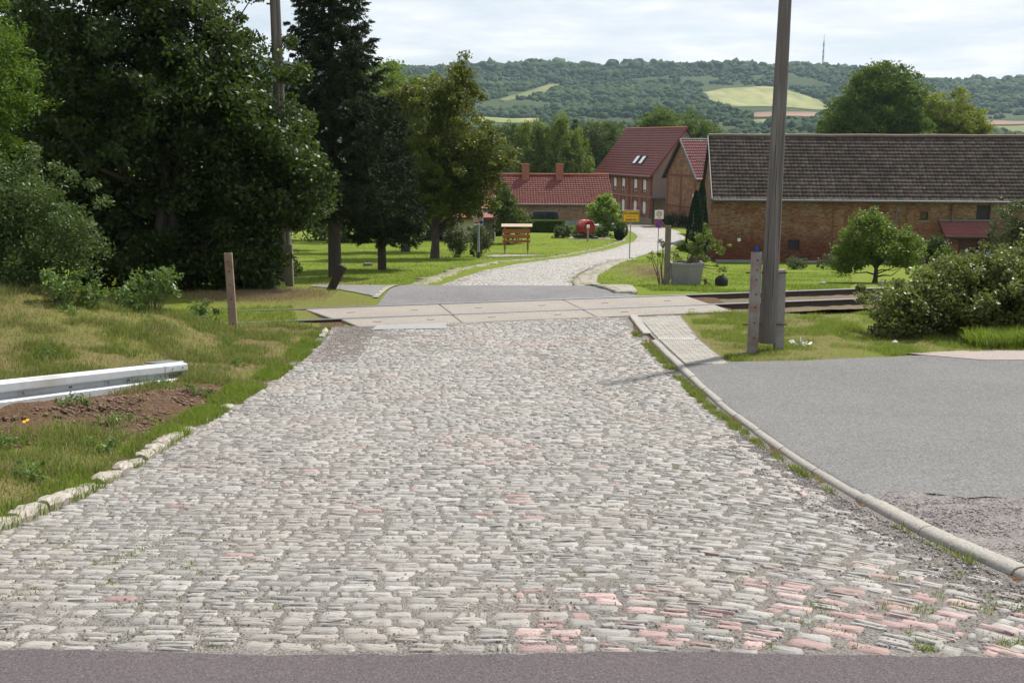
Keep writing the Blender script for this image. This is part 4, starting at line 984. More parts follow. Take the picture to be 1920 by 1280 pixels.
    grass('tall_grass', 9000, tallr, .18, .42, .012, 'grass_fresh', 10, 'tall bright grass clump in front of the bramble at the right edge', .8)
ground_cover()
def bits(name, n, sampler, smin, smax, mat, seed, label, zoff=0.0):
    rg = np.random.default_rng(seed); P = sampler(n, rg); n = len(P)
    T = np.array([(1, 0, 0), (-1, 0, 0), (0, 1, 0), (0, -1, 0), (0, 0, 1), (0, 0, -.4)], float); Tf = np.array([(0, 2, 4), (2, 1, 4), (1, 3, 4), (3, 0, 4), (2, 0, 5), (1, 2, 5), (3, 1, 5), (0, 3, 5)])
    s = (smin+(smax-smin)*rg.random(n)**2.5)[:, None, None]; az = rg.random(n)*6.28; c, q = np.cos(az), np.sin(az)
    V = T[None]*s*rg.uniform(.5, 1.2, (n, 6, 1))*np.array([1.2, .9, .7]); x = V[..., 0]*c[:, None]-V[..., 1]*q[:, None]; y = V[..., 0]*q[:, None]+V[..., 1]*c[:, None]
    V = np.stack([x+P[:, 0][:, None], y+P[:, 1][:, None], V[..., 2]+(H(P[:, 0], P[:, 1])+zoff)[:, None]], -1).reshape(-1, 3)
    o = np_mesh(name, V, (Tf[None]+(np.arange(n)*6)[:, None, None]).reshape(-1, 3), X_(mat)); return tag(o, label, 'stones', kind='stuff')
def s_road(n, rg): y = 4.22+5.5*rg.random(n)**1.4; return np.stack([xl(y)+(xr(y)-xl(y))*rg.random(n), y], -1)
bits('loose_grit', 20000, s_road, .003, .009, 'pebble', 1, 'loose grit lying between the cobbles in the foreground', .010)
def s_kerb(n, rg): y = 4.2+6*rg.random(n); return np.stack([xr(y)-.08-.38*rg.random(n)**1.6, y], -1)
bits('kerb_gravel', 5000, s_kerb, .004, .016, 'pebble_red', 2, 'loose reddish gravel in the gutter along the right kerb', .010)
def s_gr(n, rg):
    y = 4.2+3.6*rg.random(n); x = xr(y)+.06+2.4*rg.random(n); k = y < 7.1+.35*(x-2.5)+.3*rg.normal(0, .5, n); return np.stack([x, y], -1)[k]
bits('gravel_stones', 26000, s_gr, .003, .013, 'pebble_red', 3, 'reddish gravel beside the asphalt lot in the lower right corner', .010)
def s_cl(n, rg):
    t = -.35+1.4*rg.random(n); q = .02+1.9*rg.random(n)**1.4; x, y = -6.2+2.45*t+.83*q, 9.3+3.6*t-.56*q; return np.stack([x, y], -1)[x < xl(y)-.3]
bits('soil_clods', 6000, s_cl, .008, .045, 'clod', 4, 'brown soil clods heaped along the foot of the guardrail', .004)
def s_dm(n, rg): a = rg.normal(0, 1, (n, 2)); return np.stack([-2.5+a[:, 0]*.4, 19.1+a[:, 1]*.45], -1)
def s_lt(n, rg): y = 15.8+4.4*rg.random(n); return np.stack([xl(y)+.02+.75*rg.random(n)**1.5, y], -1)
bits('side_gravel', 9000, s_lt, .005, .018, 'pebble', 6, 'gravel filling the left edge of the road before the crossing', .012)

# ------------------------------------------------------------------ guardrail
def guardrail():
    a = at(340, 678, 13.5); b = at(0, 713, 10.4); dv = (b-a); b2 = b+dv*.35
    t = empty('guardrail', (b[0], b[1], b[2]-.31), 'galvanised steel guardrail end half sunk in brown soil on the left bank', 'guardrail')
    dirn = dv/np.linalg.norm(dv)
    prof = [(0, 0), (-.012, -.006), (-.075, -.022), (-.08, -.03), (-.08, -.098), (-.07, -.108), (-.006, -.128), (0, -.135), (0, -.175), (-.006, -.182), (-.07, -.202), (-.08, -.212), (-.08, -.28), (-.075, -.288), (-.012, -.304), (0, -.31)]
    # profile bulges towards the road (to the right / camera)
    def sweep(p0, p1, off, nm, par, mat, sc=1.0, thick=.004):
        m_ = MB(); n = len(prof); side = np.cross(dirn, (0, 0, 1)); side /= np.linalg.norm(side)
        if side[1] > 0: side = -side
        pr = [(-x+off, z) for x, z in prof]
        for p in (p0, p1):
            for x, z in pr: m_.v.append(tuple(p+side*x+np.array([0, 0, z])))
        for k in range(n-1): m_.f.append((k, k+1, n+k+1, n+k))
        o = m_.build(nm, mat, par, smooth=False)
        md = o.modifiers.new('solid', 'SOLIDIFY'); md.thickness = thick; return side
    side = sweep(a+dirn*.42, b2, 0, 'beam', t, X_('galvanised'))
    sweep(a, a+dirn*.5, .006, 'end_piece', t, X_('galvanised'))
    m_ = MB(); m_.tube([a-side*.02+np.array([0, 0, z]) for z in (0.006, -.31)], .045, 12); e = m_.build('end_fold', X_('galvanised'), t, smooth=True)
    MB().box(a+dirn*.25-side*.10+np.array([0, 0, .004]), (.5, .22, .012), rx=tuple(dirn), ry=tuple(np.cross((0, 0, 1), dirn))).build('cap_plate', X_('galv_dark'), t)
    L = np.linalg.norm(b2-a)
    for s in (1.55, 2.95, 4.3):
        c = a+dirn*s+side*.008+np.array([0, 0, -.155]); br = MB().box(c, (.11, .012, .045), rx=tuple(dirn), ry=tuple(side)).build('bracket_plate', X_('galvanised'), t)
        MB().disc(c+side*.006, side, .014, thick=.012, n=8).build('bolt', X_('galv_dark'), br)
    for s in (1.15, 2.2, 3.7): MB().box(a+dirn*s+side*.004+np.array([0, 0, -.155]), (.05, .006, .018), rx=tuple(dirn), ry=tuple(side)).build('slot', X_('rust'), t)
    c = a+dirn*.42+side*.012+np.array([0, 0, -.155]); br = MB().box(c, (.3, .012, .05), rx=tuple(dirn), ry=tuple(side)).build('splice_plate', X_('galvanised'), t)
    for s in (-.1, 0, .1): MB().disc(c+dirn*s+side*.006, side, .012, thick=.010, n=8).build('bolt', X_('galv_dark'), br)
    for s in (.12, .34): MB().disc(a+dirn*s+side*.09+np.array([0, 0, -.06]), side, .012, thick=.010, n=8).build('bolt', X_('galv_dark'), t)
    for s in (1.6, 3.6): MB().box(a+dirn*s-side*.06+np.array([0, 0, -.35]), (.06, .1, .66), rx=tuple(dirn), ry=tuple(side)).build('post', X_('galv_dark'), t)
guardrail()
for k, (u, v) in enumerate(((52, 792), (46, 798))):
    p = gp(u, v, 9.75-.15*k); t = empty('orange_flower', p, ('upper', 'lower')[k]+' of two small orange hawkweed flowers on the soil below the guardrail', 'flower')
    MB().tube([p, (p[0], p[1], p[2]+.06)], .002, 5).build('stem', X_('leaf_sucker'), t); MB().disc((p[0], p[1], p[2]+.06), (.3, -.6, .7), .016, thick=.006, n=12).build('bloom', X_('flower'), t)

# ------------------------------------------------------------------ posts and poles
def perforated_post(name, label, top, bot, w_, d_, mat, holes, parent=None, nm='body'):
    """U section steel post between two points, open side back, drilled holes on the camera face"""
    top, bot = np.array(top, float), np.array(bot, float); ax = top-bot; L = np.linalg.norm(ax); ax /= L
    t = parent or empty(name, bot, label, 'post')
    rx = np.cross((0, 1, 0), ax); rx /= np.linalg.norm(rx); ry = np.cross(ax, rx)
    m_ = MB(); c = (top+bot)/2
    m_.box(c, (w_*.86, .018, L), rx=rx, ry=ry, rz=ax, bev=.004)
    for s in (-1, 1): m_.box(c+rx*s*(w_/2-.008)+ry*d_/2, (.022, d_, L), rx=rx, ry=ry, rz=ax, bev=.004)
    body = m_.build(nm, X_(mat), t)
    for f_ in holes: MB().disc(bot+ax*L*f_+rx*.006-ry*.0095, -ry, .013, thick=.002, n=12).build('hole', X_('hole'), t if parent is None else body)
    return t
p = gp(437, 634, 18.4); perforated_post('steel_post', 'rusty perforated steel post standing alone on the left bank', (p[0]-.035, p[1]+.03, p[2]+1.36), (p[0]+.01, p[1], p[2]-.1), .13, .06, 'steel_post_brown', (.15, .45, .62, .78, .9))
p = gp(622, 556, 26.2); c0 = np.array(p); t = empty('leaning_post', c0, 'short dark wooden post leaning right behind the crossing', 'post')
MB().box(c0+np.array([.13, 0, .25]), (.20, .16, .75), rx=(.88, 0, -.47), rz=(.47, 0, .88), bev=.015).build('body', X_('wood_dark'), t)
def utility_pole(name, label, base, r0, r1, H_, lean, posts, mat='wood_pole', clear=.12):
    base = np.array(base, float); t = empty(name, base, label, 'utility pole')
    ax = np.array([lean[0], lean[1], 1.0]); m_ = MB()
    fs = (0, .25, .5, .75, 1); m_.tube([base+ax*(clear+(H_-clear)*f_) for f_ in fs], [r0+(r1-r0)*f_ for f_ in fs], 16)
    pl = m_.build('pole', X_(mat), t, smooth=True)
    # drying cracks
    for k in range(6):
        an = -math.pi/2+(k-2.5)*.3; z0 = random.uniform(.3, H_*.6); z1 = z0+random.uniform(.8, 2.2); pp = []
        for z in (z0, (z0+z1)/2, z1):
            r = r0+(r1-r0)*z/H_-.001; pp.append(base+ax*z+np.array([math.cos(an)*r, math.sin(an)*r, 0]))
        MB().tube(pp, [.001, .005, .001], 4).build('crack', X_('hole'), pl)
    return t, ax
# right pole, clamped between two steel posts
pb = np.array(gp(1437, 650, 17.05)); UP, ax = utility_pole('utility_pole', 'tall grey wooden utility pole clamped between two posts, right of the footway', pb, .14, .092, 6.2, (.006, 0), None)
lp = np.array(gp(1411, 664, 16.75)); lt = at(1420, 473, 16.75)
perforated_post('', '', lt, (lp[0], lp[1], lp[2]-.15), .155, .08, 'steel_post', (.22, .36, .5, .62, .75, .84, .93), parent=UP, nm='left_clamp_post')
rp = np.array(gp(1460, 652, 17.1)); rt = at(1464, 505, 17.1)
c = (rp+rt)/2; axr = (rt-rp)/np.linalg.norm(rt-rp); MB().box(c+np.array([0, 0, -.1]), (.15, .12, np.linalg.norm(rt-rp)+.2), rx=(1, 0, -axr[0]), rz=axr, bev=.012).build('right_clamp_post', X_('concrete'), UP)
for v in (511, 608):
    a_, b_ = at(1400, v, 17.0), at(1476, v, 17.0); a_[0] = lt[0]-.11+(-.02 if v > 550 else 0)
    MB().tube([a_, b_], .014, 8).build('clamp_bolt', X_('rust'), UP)
# left pole behind the track
pl_ = np.array(gp(534, 556, 27.6)); UL, ax = utility_pole('utility_pole', 'tall dark wooden utility pole beside the dark tree, left of the spruce', pl_, .10, .075, 9.4, (-.004, 0), None, 'wood_pole')
for u, w_, mt in ((545, .17, 'post_brown'), (512, .14, 'concrete')):
    q = np.array(gp(u, 556, 27.3)); MB().box(q+np.array([0, 0, .45]), (w_, .14, 1.25 if w_ > .15 else 1.1), bev=.012).build('clamp_post', X_(mt), UL)
# a second strut of the left pole pair
MB().tube([pl_+np.array([.11, .08, 0]), pl_+np.array([.055, .07, 9.2])], [.10, .06], 12).build('second_pole', X_('wood_pole'), UL, smooth=True)
MB().box(pl_+np.array([-.12, -.05, 7.05]), (.12, .05, .04)).build('insulator_hook', X_('rust'), UL)

# planter with post
pq = np.array(gp(1250, 546, 28.3)); perforated_post('steel_post', 'brown drilled post rising beside the grey concrete planter', (pq[0]+.0, pq[1], pq[2]+1.62), (pq[0], pq[1], pq[2]-.1), .14, .1, 'post_brown', (.33, .62, .93))
pc = np.array(gp(1285, 546, 28.5)); t = empty('concrete_planter', pc, 'hexagonal grey concrete planter beside the track', 'planter')
def hexring(r, z): return [(pc[0]+r*math.cos(a), pc[1]+r*math.sin(a)*.9, pc[2]+z) for a in [rad(30+60*k) for k in range(6)]]
m_ = MB(); R_ = [hexring(.40, -.05), hexring(.50, .60), hexring(.52, .60), hexring(.52, .66), hexring(.44, .66), hexring(.40, .54)]
for a_, b_ in zip(R_[:-1], R_[1:]):
    for k in range(6): m_.poly([a_[k], a_[(k+1) % 6], b_[(k+1) % 6], b_[k]])
m_.poly(R_[-1]); m_.poly(R_[0]); m_.build('tub', X_('concrete'), t)
m_ = MB(); m_.poly(hexring(.42, .58)); m_.build('soil', X_('clod'), t)
pp = (pc[0], pc[1], pc[2]+.6)
shrub('planter_shrub', 'arching fruit shrub growing from the concrete planter', 'shrub', pp, [(-.1, 0, .12, .32, .25, .12), (.25, .1, .38, .22, .25, .2), (.55, .1, .75, .35, .3, .3), (.85, .1, .45, .28, .25, .22), (.1, .1, .55, .10, .1, .3), (.95, .1, -.15, .2, .15, .15)], 48, 34, .09, .06, 'leaf_fruit', seed=21, stems=26)
MB().tube([pp, (pp[0]+.25, pp[1]+.1, pp[2]+.35), (pp[0]+.6, pp[1]+.1, pp[2]+.65)], [.04, .03, .012], 6).build('branch', X_('bark_light'), COL.objects.get('planter_shrub'))
q = gp(1245, 500, 34); shrub('sapling', 'sparse sapling with few leaves behind the drilled post', 'shrub', q, [(-.25, 0, 1.0, .3, .2, .2), (.25, 0, .95, .3, .2, .2), (-.05, 0, 1.5, .25, .2, .3)], 14, 34, .1, .075, 'leaf_grey', seed=22, stems=12)
p = gp(1352, 546, 28.6); t = empty('buffer_stone', p, 'squat dark domed stone on the lawn edge behind the rail', 'stone')
MB().tube([(p[0], p[1], p[2]+z) for z in (-.05, .16, .22, .27, .29)], [.17, .18, .155, .09, .02], 14).build('body', X_('rubber'), t); MB().tube([(p[0]+.02, p[1], p[2]+.28), (p[0]+.05, p[1], p[2]+.33)], .015, 6).build('stub', X_('rubber'), t)
p = np.array(gp(1330, 545, 29.2)); t = empty('old_railing', p, 'low slanting metal strut behind the concrete planter', 'strut')
MB().box(p+np.array([-.15, 0, .12]), (.6, .04, .05), rx=(.85, 0, -.5), rz=(.5, 0, .85)).build('strut', X_('galv_dark'), t); MB().box(p+np.array([-.12, 0, .08]), (.06, .06, .2)).build('foot', X_('rust'), t)
for (u, v, Y, w_, lb) in ((1542, 538, 31, .17, 'small grey marker stone on the lawn edge, between pole and fruit tree'), (1653, 535, 33, .15, 'small grey marker stone at the foot of the fruit tree'), (1349, 680, 16.6, .07, None)):
    if not lb: continue
    p = gp(u, v, Y); p = (p[0], p[1], max(p[2], at(u, v+2, Y)[2])); tag(MB().box((p[0], p[1], p[2]+.06), (w_, w_*.9, .3), bev=.05).build('marker_stone', X_('concrete'), base=p, smooth=True), lb, 'stone')
# litter
p = np.array(gp(1505, 652, 17.5)); rg = np.random.default_rng(5); m_ = MB()
for k in range(22):
    c = p+np.array([rg.normal(0, .06), rg.normal(0, .035), .03+abs(rg.normal(0, .018))]); q = rg.normal(0, .035, (3, 3)); m_.poly([c, c+q[0], c+q[0]+q[1], c+q[1]])
tag(m_.build('crumpled_paper', X_('paper'), base=p), 'crumpled white paper litter on the grass right of the pole', 'litter')
p = np.array(gp(1678, 640, 18.0)); tag(MB().box(p+np.array([-.0, 0, .03]), (.09, .08, .08), bev=.03).build('white_stone', X_('paper'), base=p), 'small white stone at the foot of the bramble', 'stone')

# bramble and right-hand plants
bp = (8.45, 19.35, h1(8.45, 19.35))
shrub('bramble_bush', 'wide sprawling bramble bush between the asphalt lot and the track', 'bush', bp, [
    (0, 0, .6, 1.6, 1.1, .65), (-1.35, -.1, .45, .8, .8, .5), (.7, 0, 1.05, 1.0, .8, .6), (1.7, .1, .75, 1.3, 1, .85), (1.15, 0, 1.55, .35, .35, .35), (2.4, 0, 1.3, .7, .6, .6), (-.3, 0, 1.0, .7, .6, .45), (.3, -.25, .75, 1.4, .8, .75), (1.3, -.2, .85, 1.3, .8, .9)], 640, 100, .19, .075, 'leaf_bramble', seed=31, stems=46, aspect=.6, bias=.5)
shrub('elder_bush', 'dense leafy bush at the right edge behind the bramble', 'bush', (10.9, 21.3, h1(10.9, 21.3)), [(0, 0, .7, 1.2, .9, .8), (.9, 0, .8, 1.1, .9, .8)], 130, 90, .2, .08, 'leaf_bramble', seed=33, stems=20)
p = gp(1640, 532, 44); tree('fruit_tree', 'small round fruit tree on the lawn in front of the brick barn', 'tree', p, [(0, 0, 1.75, 1.35, 1.2, .95), (-.9, 0, 1.25, .9, .9, .65), (.9, 0, 1.35, .95, .9, .7), (-.3, 0, 2.55, .75, .7, .5), (-1.3, 0, .75, .5, .5, .35)], 1.6, .11, 210, 75, .3, .115, 'leaf_fruit', seed=41, limbs=22)
p = gp(1752, 500, 58); shrub('dark_shrub', 'dark dense shrub right of the fruit tree, before the barn door', 'shrub', p, [(0, 0, .9, 1.05, .9, 1.0), (.2, 0, 1.4, .7, .7, .6)], 90, 80, .25, .11, 'leaf_dark', seed=42)
p = gp(1768, 505, 52); shrub('light_shrub', 'small light green shrub in front of the dark shrub by the barn door', 'shrub', p, [(0, 0, .9, .45, .4, .55)], 24, 60, .16, .11, 'leaf_fruit', seed=43)
p = gp(1898, 520, 50); tree('pear_tree', 'tall loose shrub-like tree at the right edge in front of the barn', 'tree', p, [(0, 0, 2.4, 1.2, 1.0, 1.5), (-.5, 0, 1.5, 1.0, .9, .9), (.9, 0, 2.2, 1.2, 1.0, 1.7)], 3, .1, 150, 70, .28, .12, 'leaf_grey', seed=44)
for k, (u, v, Y, w_, h_, mt, lb) in enumerate(((1490, 508, 72, .75, .75, 'leaf_grey', 'low brownish bush at the barn foot, right of the pole'), (1560, 506, 72, .95, .9, 'leaf_grey', 'low grey-green bush at the barn foot, left of the fruit tree'), (1255, 425, 124, 1.6, 1.1, 'leaf_mid', 'low rounded bush at the foot of the gabled brick house, left one'), (1275, 425, 121, 1.5, 1.5, 'leaf_thuja', 'taller dark bush at the foot of the gabled brick house'), (1282, 470, 76, .5, .6, 'leaf_fruit', 'small green bush at the kerb left of the tall thuja'), (1310, 480, 66, .6, .5, 'leaf_fruit', 'low plants at the foot of the two thujas'), (1053, 447, 97, .9, 1.0, 'leaf_grey', 'small round grey-green shrub on the lawn left of the red drum'), (1080, 437, 101, 1.4, 1.0, 'leaf_fruit', 'flowering perennial bed just left of the red drum'), (1118, 443, 99, 1.3, .75, 'leaf_fruit', 'low perennials right of the red drum'))):
    p = gp(u, v, Y); shrub('low_bush', lb, 'bush', p, [(0, 0, h_*.5, w_, w_*.8, h_*.55)], 34, 60, .28*w_, .11 if Y < 90 else .17, mt, None, 50+k)
def cone_hedge(name, label, p, w_, h_, seed, mat='leaf_thuja', n=9000, leaf=.12, round_=False, cat='tree'):
    rg = np.random.default_rng(seed); t = empty(name, p, label, cat)
    f_ = rg.random(n)**.8; az = rg.random(n)*6.283
    r = (np.sqrt(np.clip(1-(2*f_-1)**2, 0, 1)) if round_ else np.clip(np.minimum((1-f_)**.62*1.12, .55+.45*f_*4), 0, 1))*w_/2*(1-.18*rg.random(n)**2)
    r = r*(1+.08*np.sin(az*5+f_*9)); C = np.stack([p[0]+np.cos(az)*r, p[1]+np.sin(az)*r, p[2]+f_*h_], -1)
    MB().tube([(p[0], p[1], p[2]-.1), (p[0], p[1], p[2]+h_*.8)], [w_*.16, w_*.03], 8).build('trunk', X_('bark'), t)
    leaf_mesh('foliage', C, leaf, X_(mat), t, .5, 0, 0, seed); return t
p = gp(1302, 468, 76); cone_hedge('thuja', 'taller of two dark columnar thujas at the barn corner, in front', p, 1.45, 4.6, 61)
p = gp(1313, 462, 80); cone_hedge('thuja', 'dark columnar thuja standing behind the other one at the barn corner', (p[0], p[1], p[2]), 1.35, 5.7, 62)
p = gp(1161, 450, 93); cone_hedge('clipped_bush', 'smaller clipped ball bush beside the road bend', p, .85, 1.0, 63, round_=True, n=2500, cat='bush'); p = gp(1167, 446, 97)
cone_hedge('clipped_bush', 'taller clipped egg-shaped bush behind the small ball bush', p, 1.0, 1.5, 64, 'leaf_fruit', round_=True, n=2500, cat='bush')
p = gp(1133, 452, 98); tree('young_maple', 'bright lime green young tree on the lawn right of the red drum', 'tree', (p[0], p[1], p[2]), [(0, 0, 2.3, 1.45, 1.2, 1.15), (0, 0, 3.4, .75, .7, .75), (.6, 0, 1.5, 1.1, 1, .8), (-.5, 0, 2.6, .9, .9, .7)], 2.2, .08, 130, 60, .33, .2, 'leaf_lime', seed=65)
p = gp(952, 448, 86); tree('conifer_tree', 'dark green upright tree left of the low red-roofed building', 'tree', p, [(0, 0, 2.2, 1.3, 1.1, 1.5), (-.3, 0, 3.6, .7, .7, 1.1)], 3, .14, 90, 60, .35, .2, 'leaf_mid', seed=66, group=None)
p = gp(968, 445, 88); shrub('silver_shrub', 'silvery green shrub behind the wooden board, beside the hedge', 'shrub', p, [(.2, 0, 1.8, 1.0, .9, 1.1)], 50, 60, .35, .19, 'leaf_grey', seed=67)
p = gp(935, 440, 100); cone_hedge('ivy_column', 'narrow dark ivy-clad column in front of the red roof', p, 1.0, 5.6, 68, 'leaf_dark', n=4500, leaf=.25)
p = gp(858, 476, 62); shrub('lilac_shrub', 'rounded grey-green shrub left of the lamp post', 'shrub', p, [(0, 0, 1.0, .75, .7, .75)], 66, 70, .22, .12, 'leaf_grey', 'pair of rounded shrubs beside the lamp post', 71, 14)
p = gp(894, 474, 64.5); shrub('lilac_shrub', 'rounded grey-green shrub directly behind the lamp post', 'shrub', p, [(0.1, 0, 1.1, .8, .7, .85)], 66, 70, .22, .12, 'leaf_grey', 'pair of rounded shrubs beside the lamp post', 72, 14)
# stump and earth mound by the spruce
p = gp(690, 494, 50); tag(MB().tube([p, (p[0], p[1], p[2]+.12)], [.25, .22], 12).build('tree_stump', X_('bark_light'), base=p), 'low cut tree stump on the lawn between spruce and maple', 'stump')
# hedge
p = gp(1020, 434, 107); rg = np.random.default_rng(3); w_, h_, d_ = 4.0, 1.15, 1.2
n = 14000; f_ = rg.integers(0, 3, n); a_ = rg.uniform(-1, 1, (n, 3)); a_[f_ == 0, 1] = -1; a_[f_ == 1, 2] = 1; a_[f_ == 2, 0] = np.sign(a_[f_ == 2, 0])
C = np.stack([p[0]+a_[:, 0]*w_/2, p[1]+a_[:, 1]*d_/2, p[2]+.6+a_[:, 2]*.6], -1)+rg.normal(0, .02, (n, 3))
t = empty('hedge', p, 'neatly clipped green hedge in front of the low red-roofed building', 'hedge')
MB().box((p[0], p[1], p[2]+.58), (w_-.1, d_-.1, 1.12)).build('core', X_('leaf_thuja'), t); leaf_mesh('foliage', C, .13, X_('leaf_big'), t, .6, 0, 0, 4)

# mid-distance trees behind the houses
def midtrees():
    for k, (u, Y, top, w_, mat, lb) in enumerate((
        (950, 190, 232, 7, 'leaf_mid', 'dull green tree behind the maple and the low roof, leftmost of the tree line'),
        (985, 150, 228, 3.4, 'leaf_birch', 'left birch of the pale group behind the low red roof'), (1015, 152, 222, 4.0, 'leaf_birch', 'second birch from the left behind the low red roof'),
        (1050, 150, 205, 3.6, 'leaf_birch', 'tallest pale birch with white stem behind the left chimney'), (1082, 152, 238, 4.2, 'leaf_birch', 'rightmost drooping birch behind the right chimney'),
        (1078, 200, 222, 4, 'leaf_dark', 'dark conifer tip between birches and broad trees'), (1118, 190, 226, 8, 'leaf_mid', 'broad dull green tree behind the right chimney'), (1158, 205, 236, 7, 'leaf_mid', 'broad tree directly left of the tall red roof'),
        (1235, 180, 196, 7.0, 'leaf_big', 'round bright green tree crown behind the tall red roof, left half'), (1290, 185, 210, 7.5, 'leaf_big', 'round bright green tree crown behind the gabled house'), (1335, 188, 236, 4, 'leaf_big', 'small tree crown just left of the barn roof'),
        (820, 170, 215, 6, 'leaf_mid', 'tree seen through the maple crown'), (900, 185, 240, 7, 'leaf_mid', 'tree behind the right part of the maple crown'))):
        top_ = at(u, top, Y); b = (top_[0], Y, h1(top_[0], Y)); hh = top_[2]-b[2]
        if mat == 'leaf_birch': lob = [(0, 0, hh*.55, w_*.6, w_*.5, hh*.35), (0, 0, hh*.82, w_*.3, w_*.28, hh*.18), (w_*.2, 0, hh*.36, w_*.6, w_*.5, hh*.22)]
        elif 'conifer' in lb: lob = [(0, 0, hh*.5, w_*.5, w_*.5, hh*.3), (0, 0, hh*.85, w_*.16, w_*.16, hh*.16)]
        else: lob = [(0, 0, hh*.66, w_*.62, w_*.5, hh*.32), (-w_*.45, 0, hh*.55, w_*.45, w_*.4, hh*.33), (w_*.45, 0, hh*.55, w_*.45, w_*.4, hh*.32), (w_*.1, 0, hh*.82, w_*.4, w_*.35, hh*.18)]
        tree('birch_tree' if mat == 'leaf_birch' else 'background_tree', lb, 'tree', b, lob, hh*.9, hh*.016, 240, 62, w_*.15, .38 if mat != 'leaf_birch' else .3, mat, 'birch_bark' if mat == 'leaf_birch' else 'bark', 'trees behind the village houses', 100+k, 14, up=.1, droop=.5 if mat == 'leaf_birch' else 0, flat=1.3 if mat == 'leaf_birch' else .7)
    # big trees behind barn
    p = at(1650, 112, 150); b = (p[0], 150, h1(p[0], 150)); hh = p[2]-b[2]
    tree('poplar_tree', 'large rounded dense green tree rising behind the barn roof', 'tree', b, [(0, 0, hh*.62, 6.2, 5, hh*.33), (-4.2, 0, hh*.56, 3.4, 4, hh*.22), (3.6, 0, hh*.7, 3.9, 4, hh*.25), (.8, 0, hh*.84, 3.8, 3.5, hh*.14), (-6.2, 0, hh*.50, 2.4, 3, hh*.13), (-1.8, 0, hh*.78, 3, 3, hh*.14), (4.5, 0, hh*.5, 3.6, 4, hh*.2)], hh*.85, .4, 820, 80, .95, .36, 'leaf_big', seed=201, limbs=30)
    p = at(1778, 165, 158); b = (p[0], 158, h1(p[0], 158)); hh = p[2]-b[2]
    tree('willow_tree', 'yellow-green rounded tree behind the barn roof, right of the big dark green one', 'tree', b, [(0, 0, hh*.68, 5.2, 4, hh*.34), (3.4, 0, hh*.58, 3.9, 3.5, hh*.28), (-2.5, 0, hh*.62, 3.4, 3, hh*.34), (5.6, 0, hh*.46, 2.8, 2.5, hh*.18)], hh*.8, .3, 640, 75, .85, .36, 'leaf_yellow', seed=202, limbs=20)
midtrees()

# ------------------------------------------------------------------ buildings
def vec(x, y): v = np.array([x, y], float); return v/np.hypot(*v)
def wallp(name, parent, mat, o, d, w_, h_, holes=(), gable=0, depth=.14, apex=None, z0=0.0):
    """wall panel from o (x,y,z) along d, outward normal = d rotated -90; holes (x0,x1,z0,z1)"""
    o = np.array(o, float); d3 = np.array([d[0], d[1], 0]); n3 = np.array([d[1], -d[0], 0]); up = np.array([0, 0, 1.])
    xs = sorted({0, w_, *[v for h in holes for v in h[:2]]}); zs = sorted({z0, h_, *[v for h in holes for v in h[2:4]]})
    V, Fc, UV = [], [], []
    def q(pts, uv=None):
        b = len(V)
        for p in pts: V.append(o+d3*p[0]+up*p[1]-n3*p[2]); UV.append((p[0]+p[2], p[1]))
        Fc.append(list(range(b, b+len(pts)))+([b+len(pts)-1] if len(pts) == 3 else []))
    for i in range(len(xs)-1):
        for j in range(len(zs)-1):
            cx, cz = (xs[i]+xs[i+1])/2, (zs[j]+zs[j+1])/2
            if any(h[0] < cx < h[1] and h[2] < cz < h[3] for h in holes): continue
            q([(xs[i], zs[j], 0), (xs[i+1], zs[j], 0), (xs[i+1], zs[j+1], 0), (xs[i], zs[j+1], 0)])
    for a, b, c, e in [h[:4] for h in holes]:
        q([(a, c, 0), (a, c, depth), (a, e, depth), (a, e, 0)]); q([(b, c, 0), (b, e, 0), (b, e, depth), (b, c, depth)])
        q([(a, c, 0), (b, c, 0), (b, c, depth), (a, c, depth)]); q([(a, e, 0), (a, e, depth), (b, e, depth), (b, e, 0)])
    if gable:
        ap = apex if apex is not None else w_/2
        m2 = [[0, h_, 0], [w_, h_, 0], [ap, h_+gable, 0]]; q(m2)
    me = bpy.data.meshes.new(name); me.from_pydata([tuple(v) for v in V], [], [f if len(set(f)) == 4 else f[:3] for f in Fc]); me.update()
    l = me.uv_layers.new(name='UVMap'); lv = [0]*len(me.loops); me.loops.foreach_get('vertex_index', lv)
    l.data.foreach_set('uv', np.array(UV, dtype=np.float32)[lv].ravel())
    return link_mesh(name, me, X_(mat), parent)
def winpart(parent, o, d, a, b, c, e, kind='glass', depth=.12, name='window', frame='paint_white', drop=1.0, sill=True):
    o = np.array(o, float); d3 = np.array([d[0], d[1], 0]); n3 = np.array([d[1], -d[0], 0]); up = np.array([0, 0, 1.])
    cx, cz, w_, h_ = (a+b)/2, (c+e)/2, b-a, e-c
    P = lambda x, z, k: o+d3*x+up*z-n3*k
    m_ = MB(); fw = .06
    for xx in (a+fw/2, b-fw/2): m_.box(P(xx, cz, depth-.03), (fw, .05, h_), rx=d3, ry=n3)
    for zz in (c+fw/2, e-fw/2): m_.box(P(cx, zz, depth-.03), (w_-2*fw, .05, fw), rx=d3, ry=n3)
    if w_ > .7: m_.box(P(cx, cz, depth-.03), (.05, .046, h_-2*fw), rx=d3, ry=n3)
    f = m_.build(name, X_(frame), parent)
    MB().box(P(cx, cz, depth-.0), (w_-fw, .02, h_-fw), rx=d3, ry=n3).build('pane', X_('glass'), f)
    if kind == 'shutter':
        hh = h_*drop; MB().box(P(cx, e-hh/2, depth-.065), (w_-.04, .02, hh), rx=d3, ry=n3).build('roller_shutter', X_('shutter_white'), f)
    if sill: MB().box(P(cx, c-.03, -.04), (w_+.16, .12, .06), rx=d3, ry=n3).build('sill', X_('dark_trim'), f)
    return f
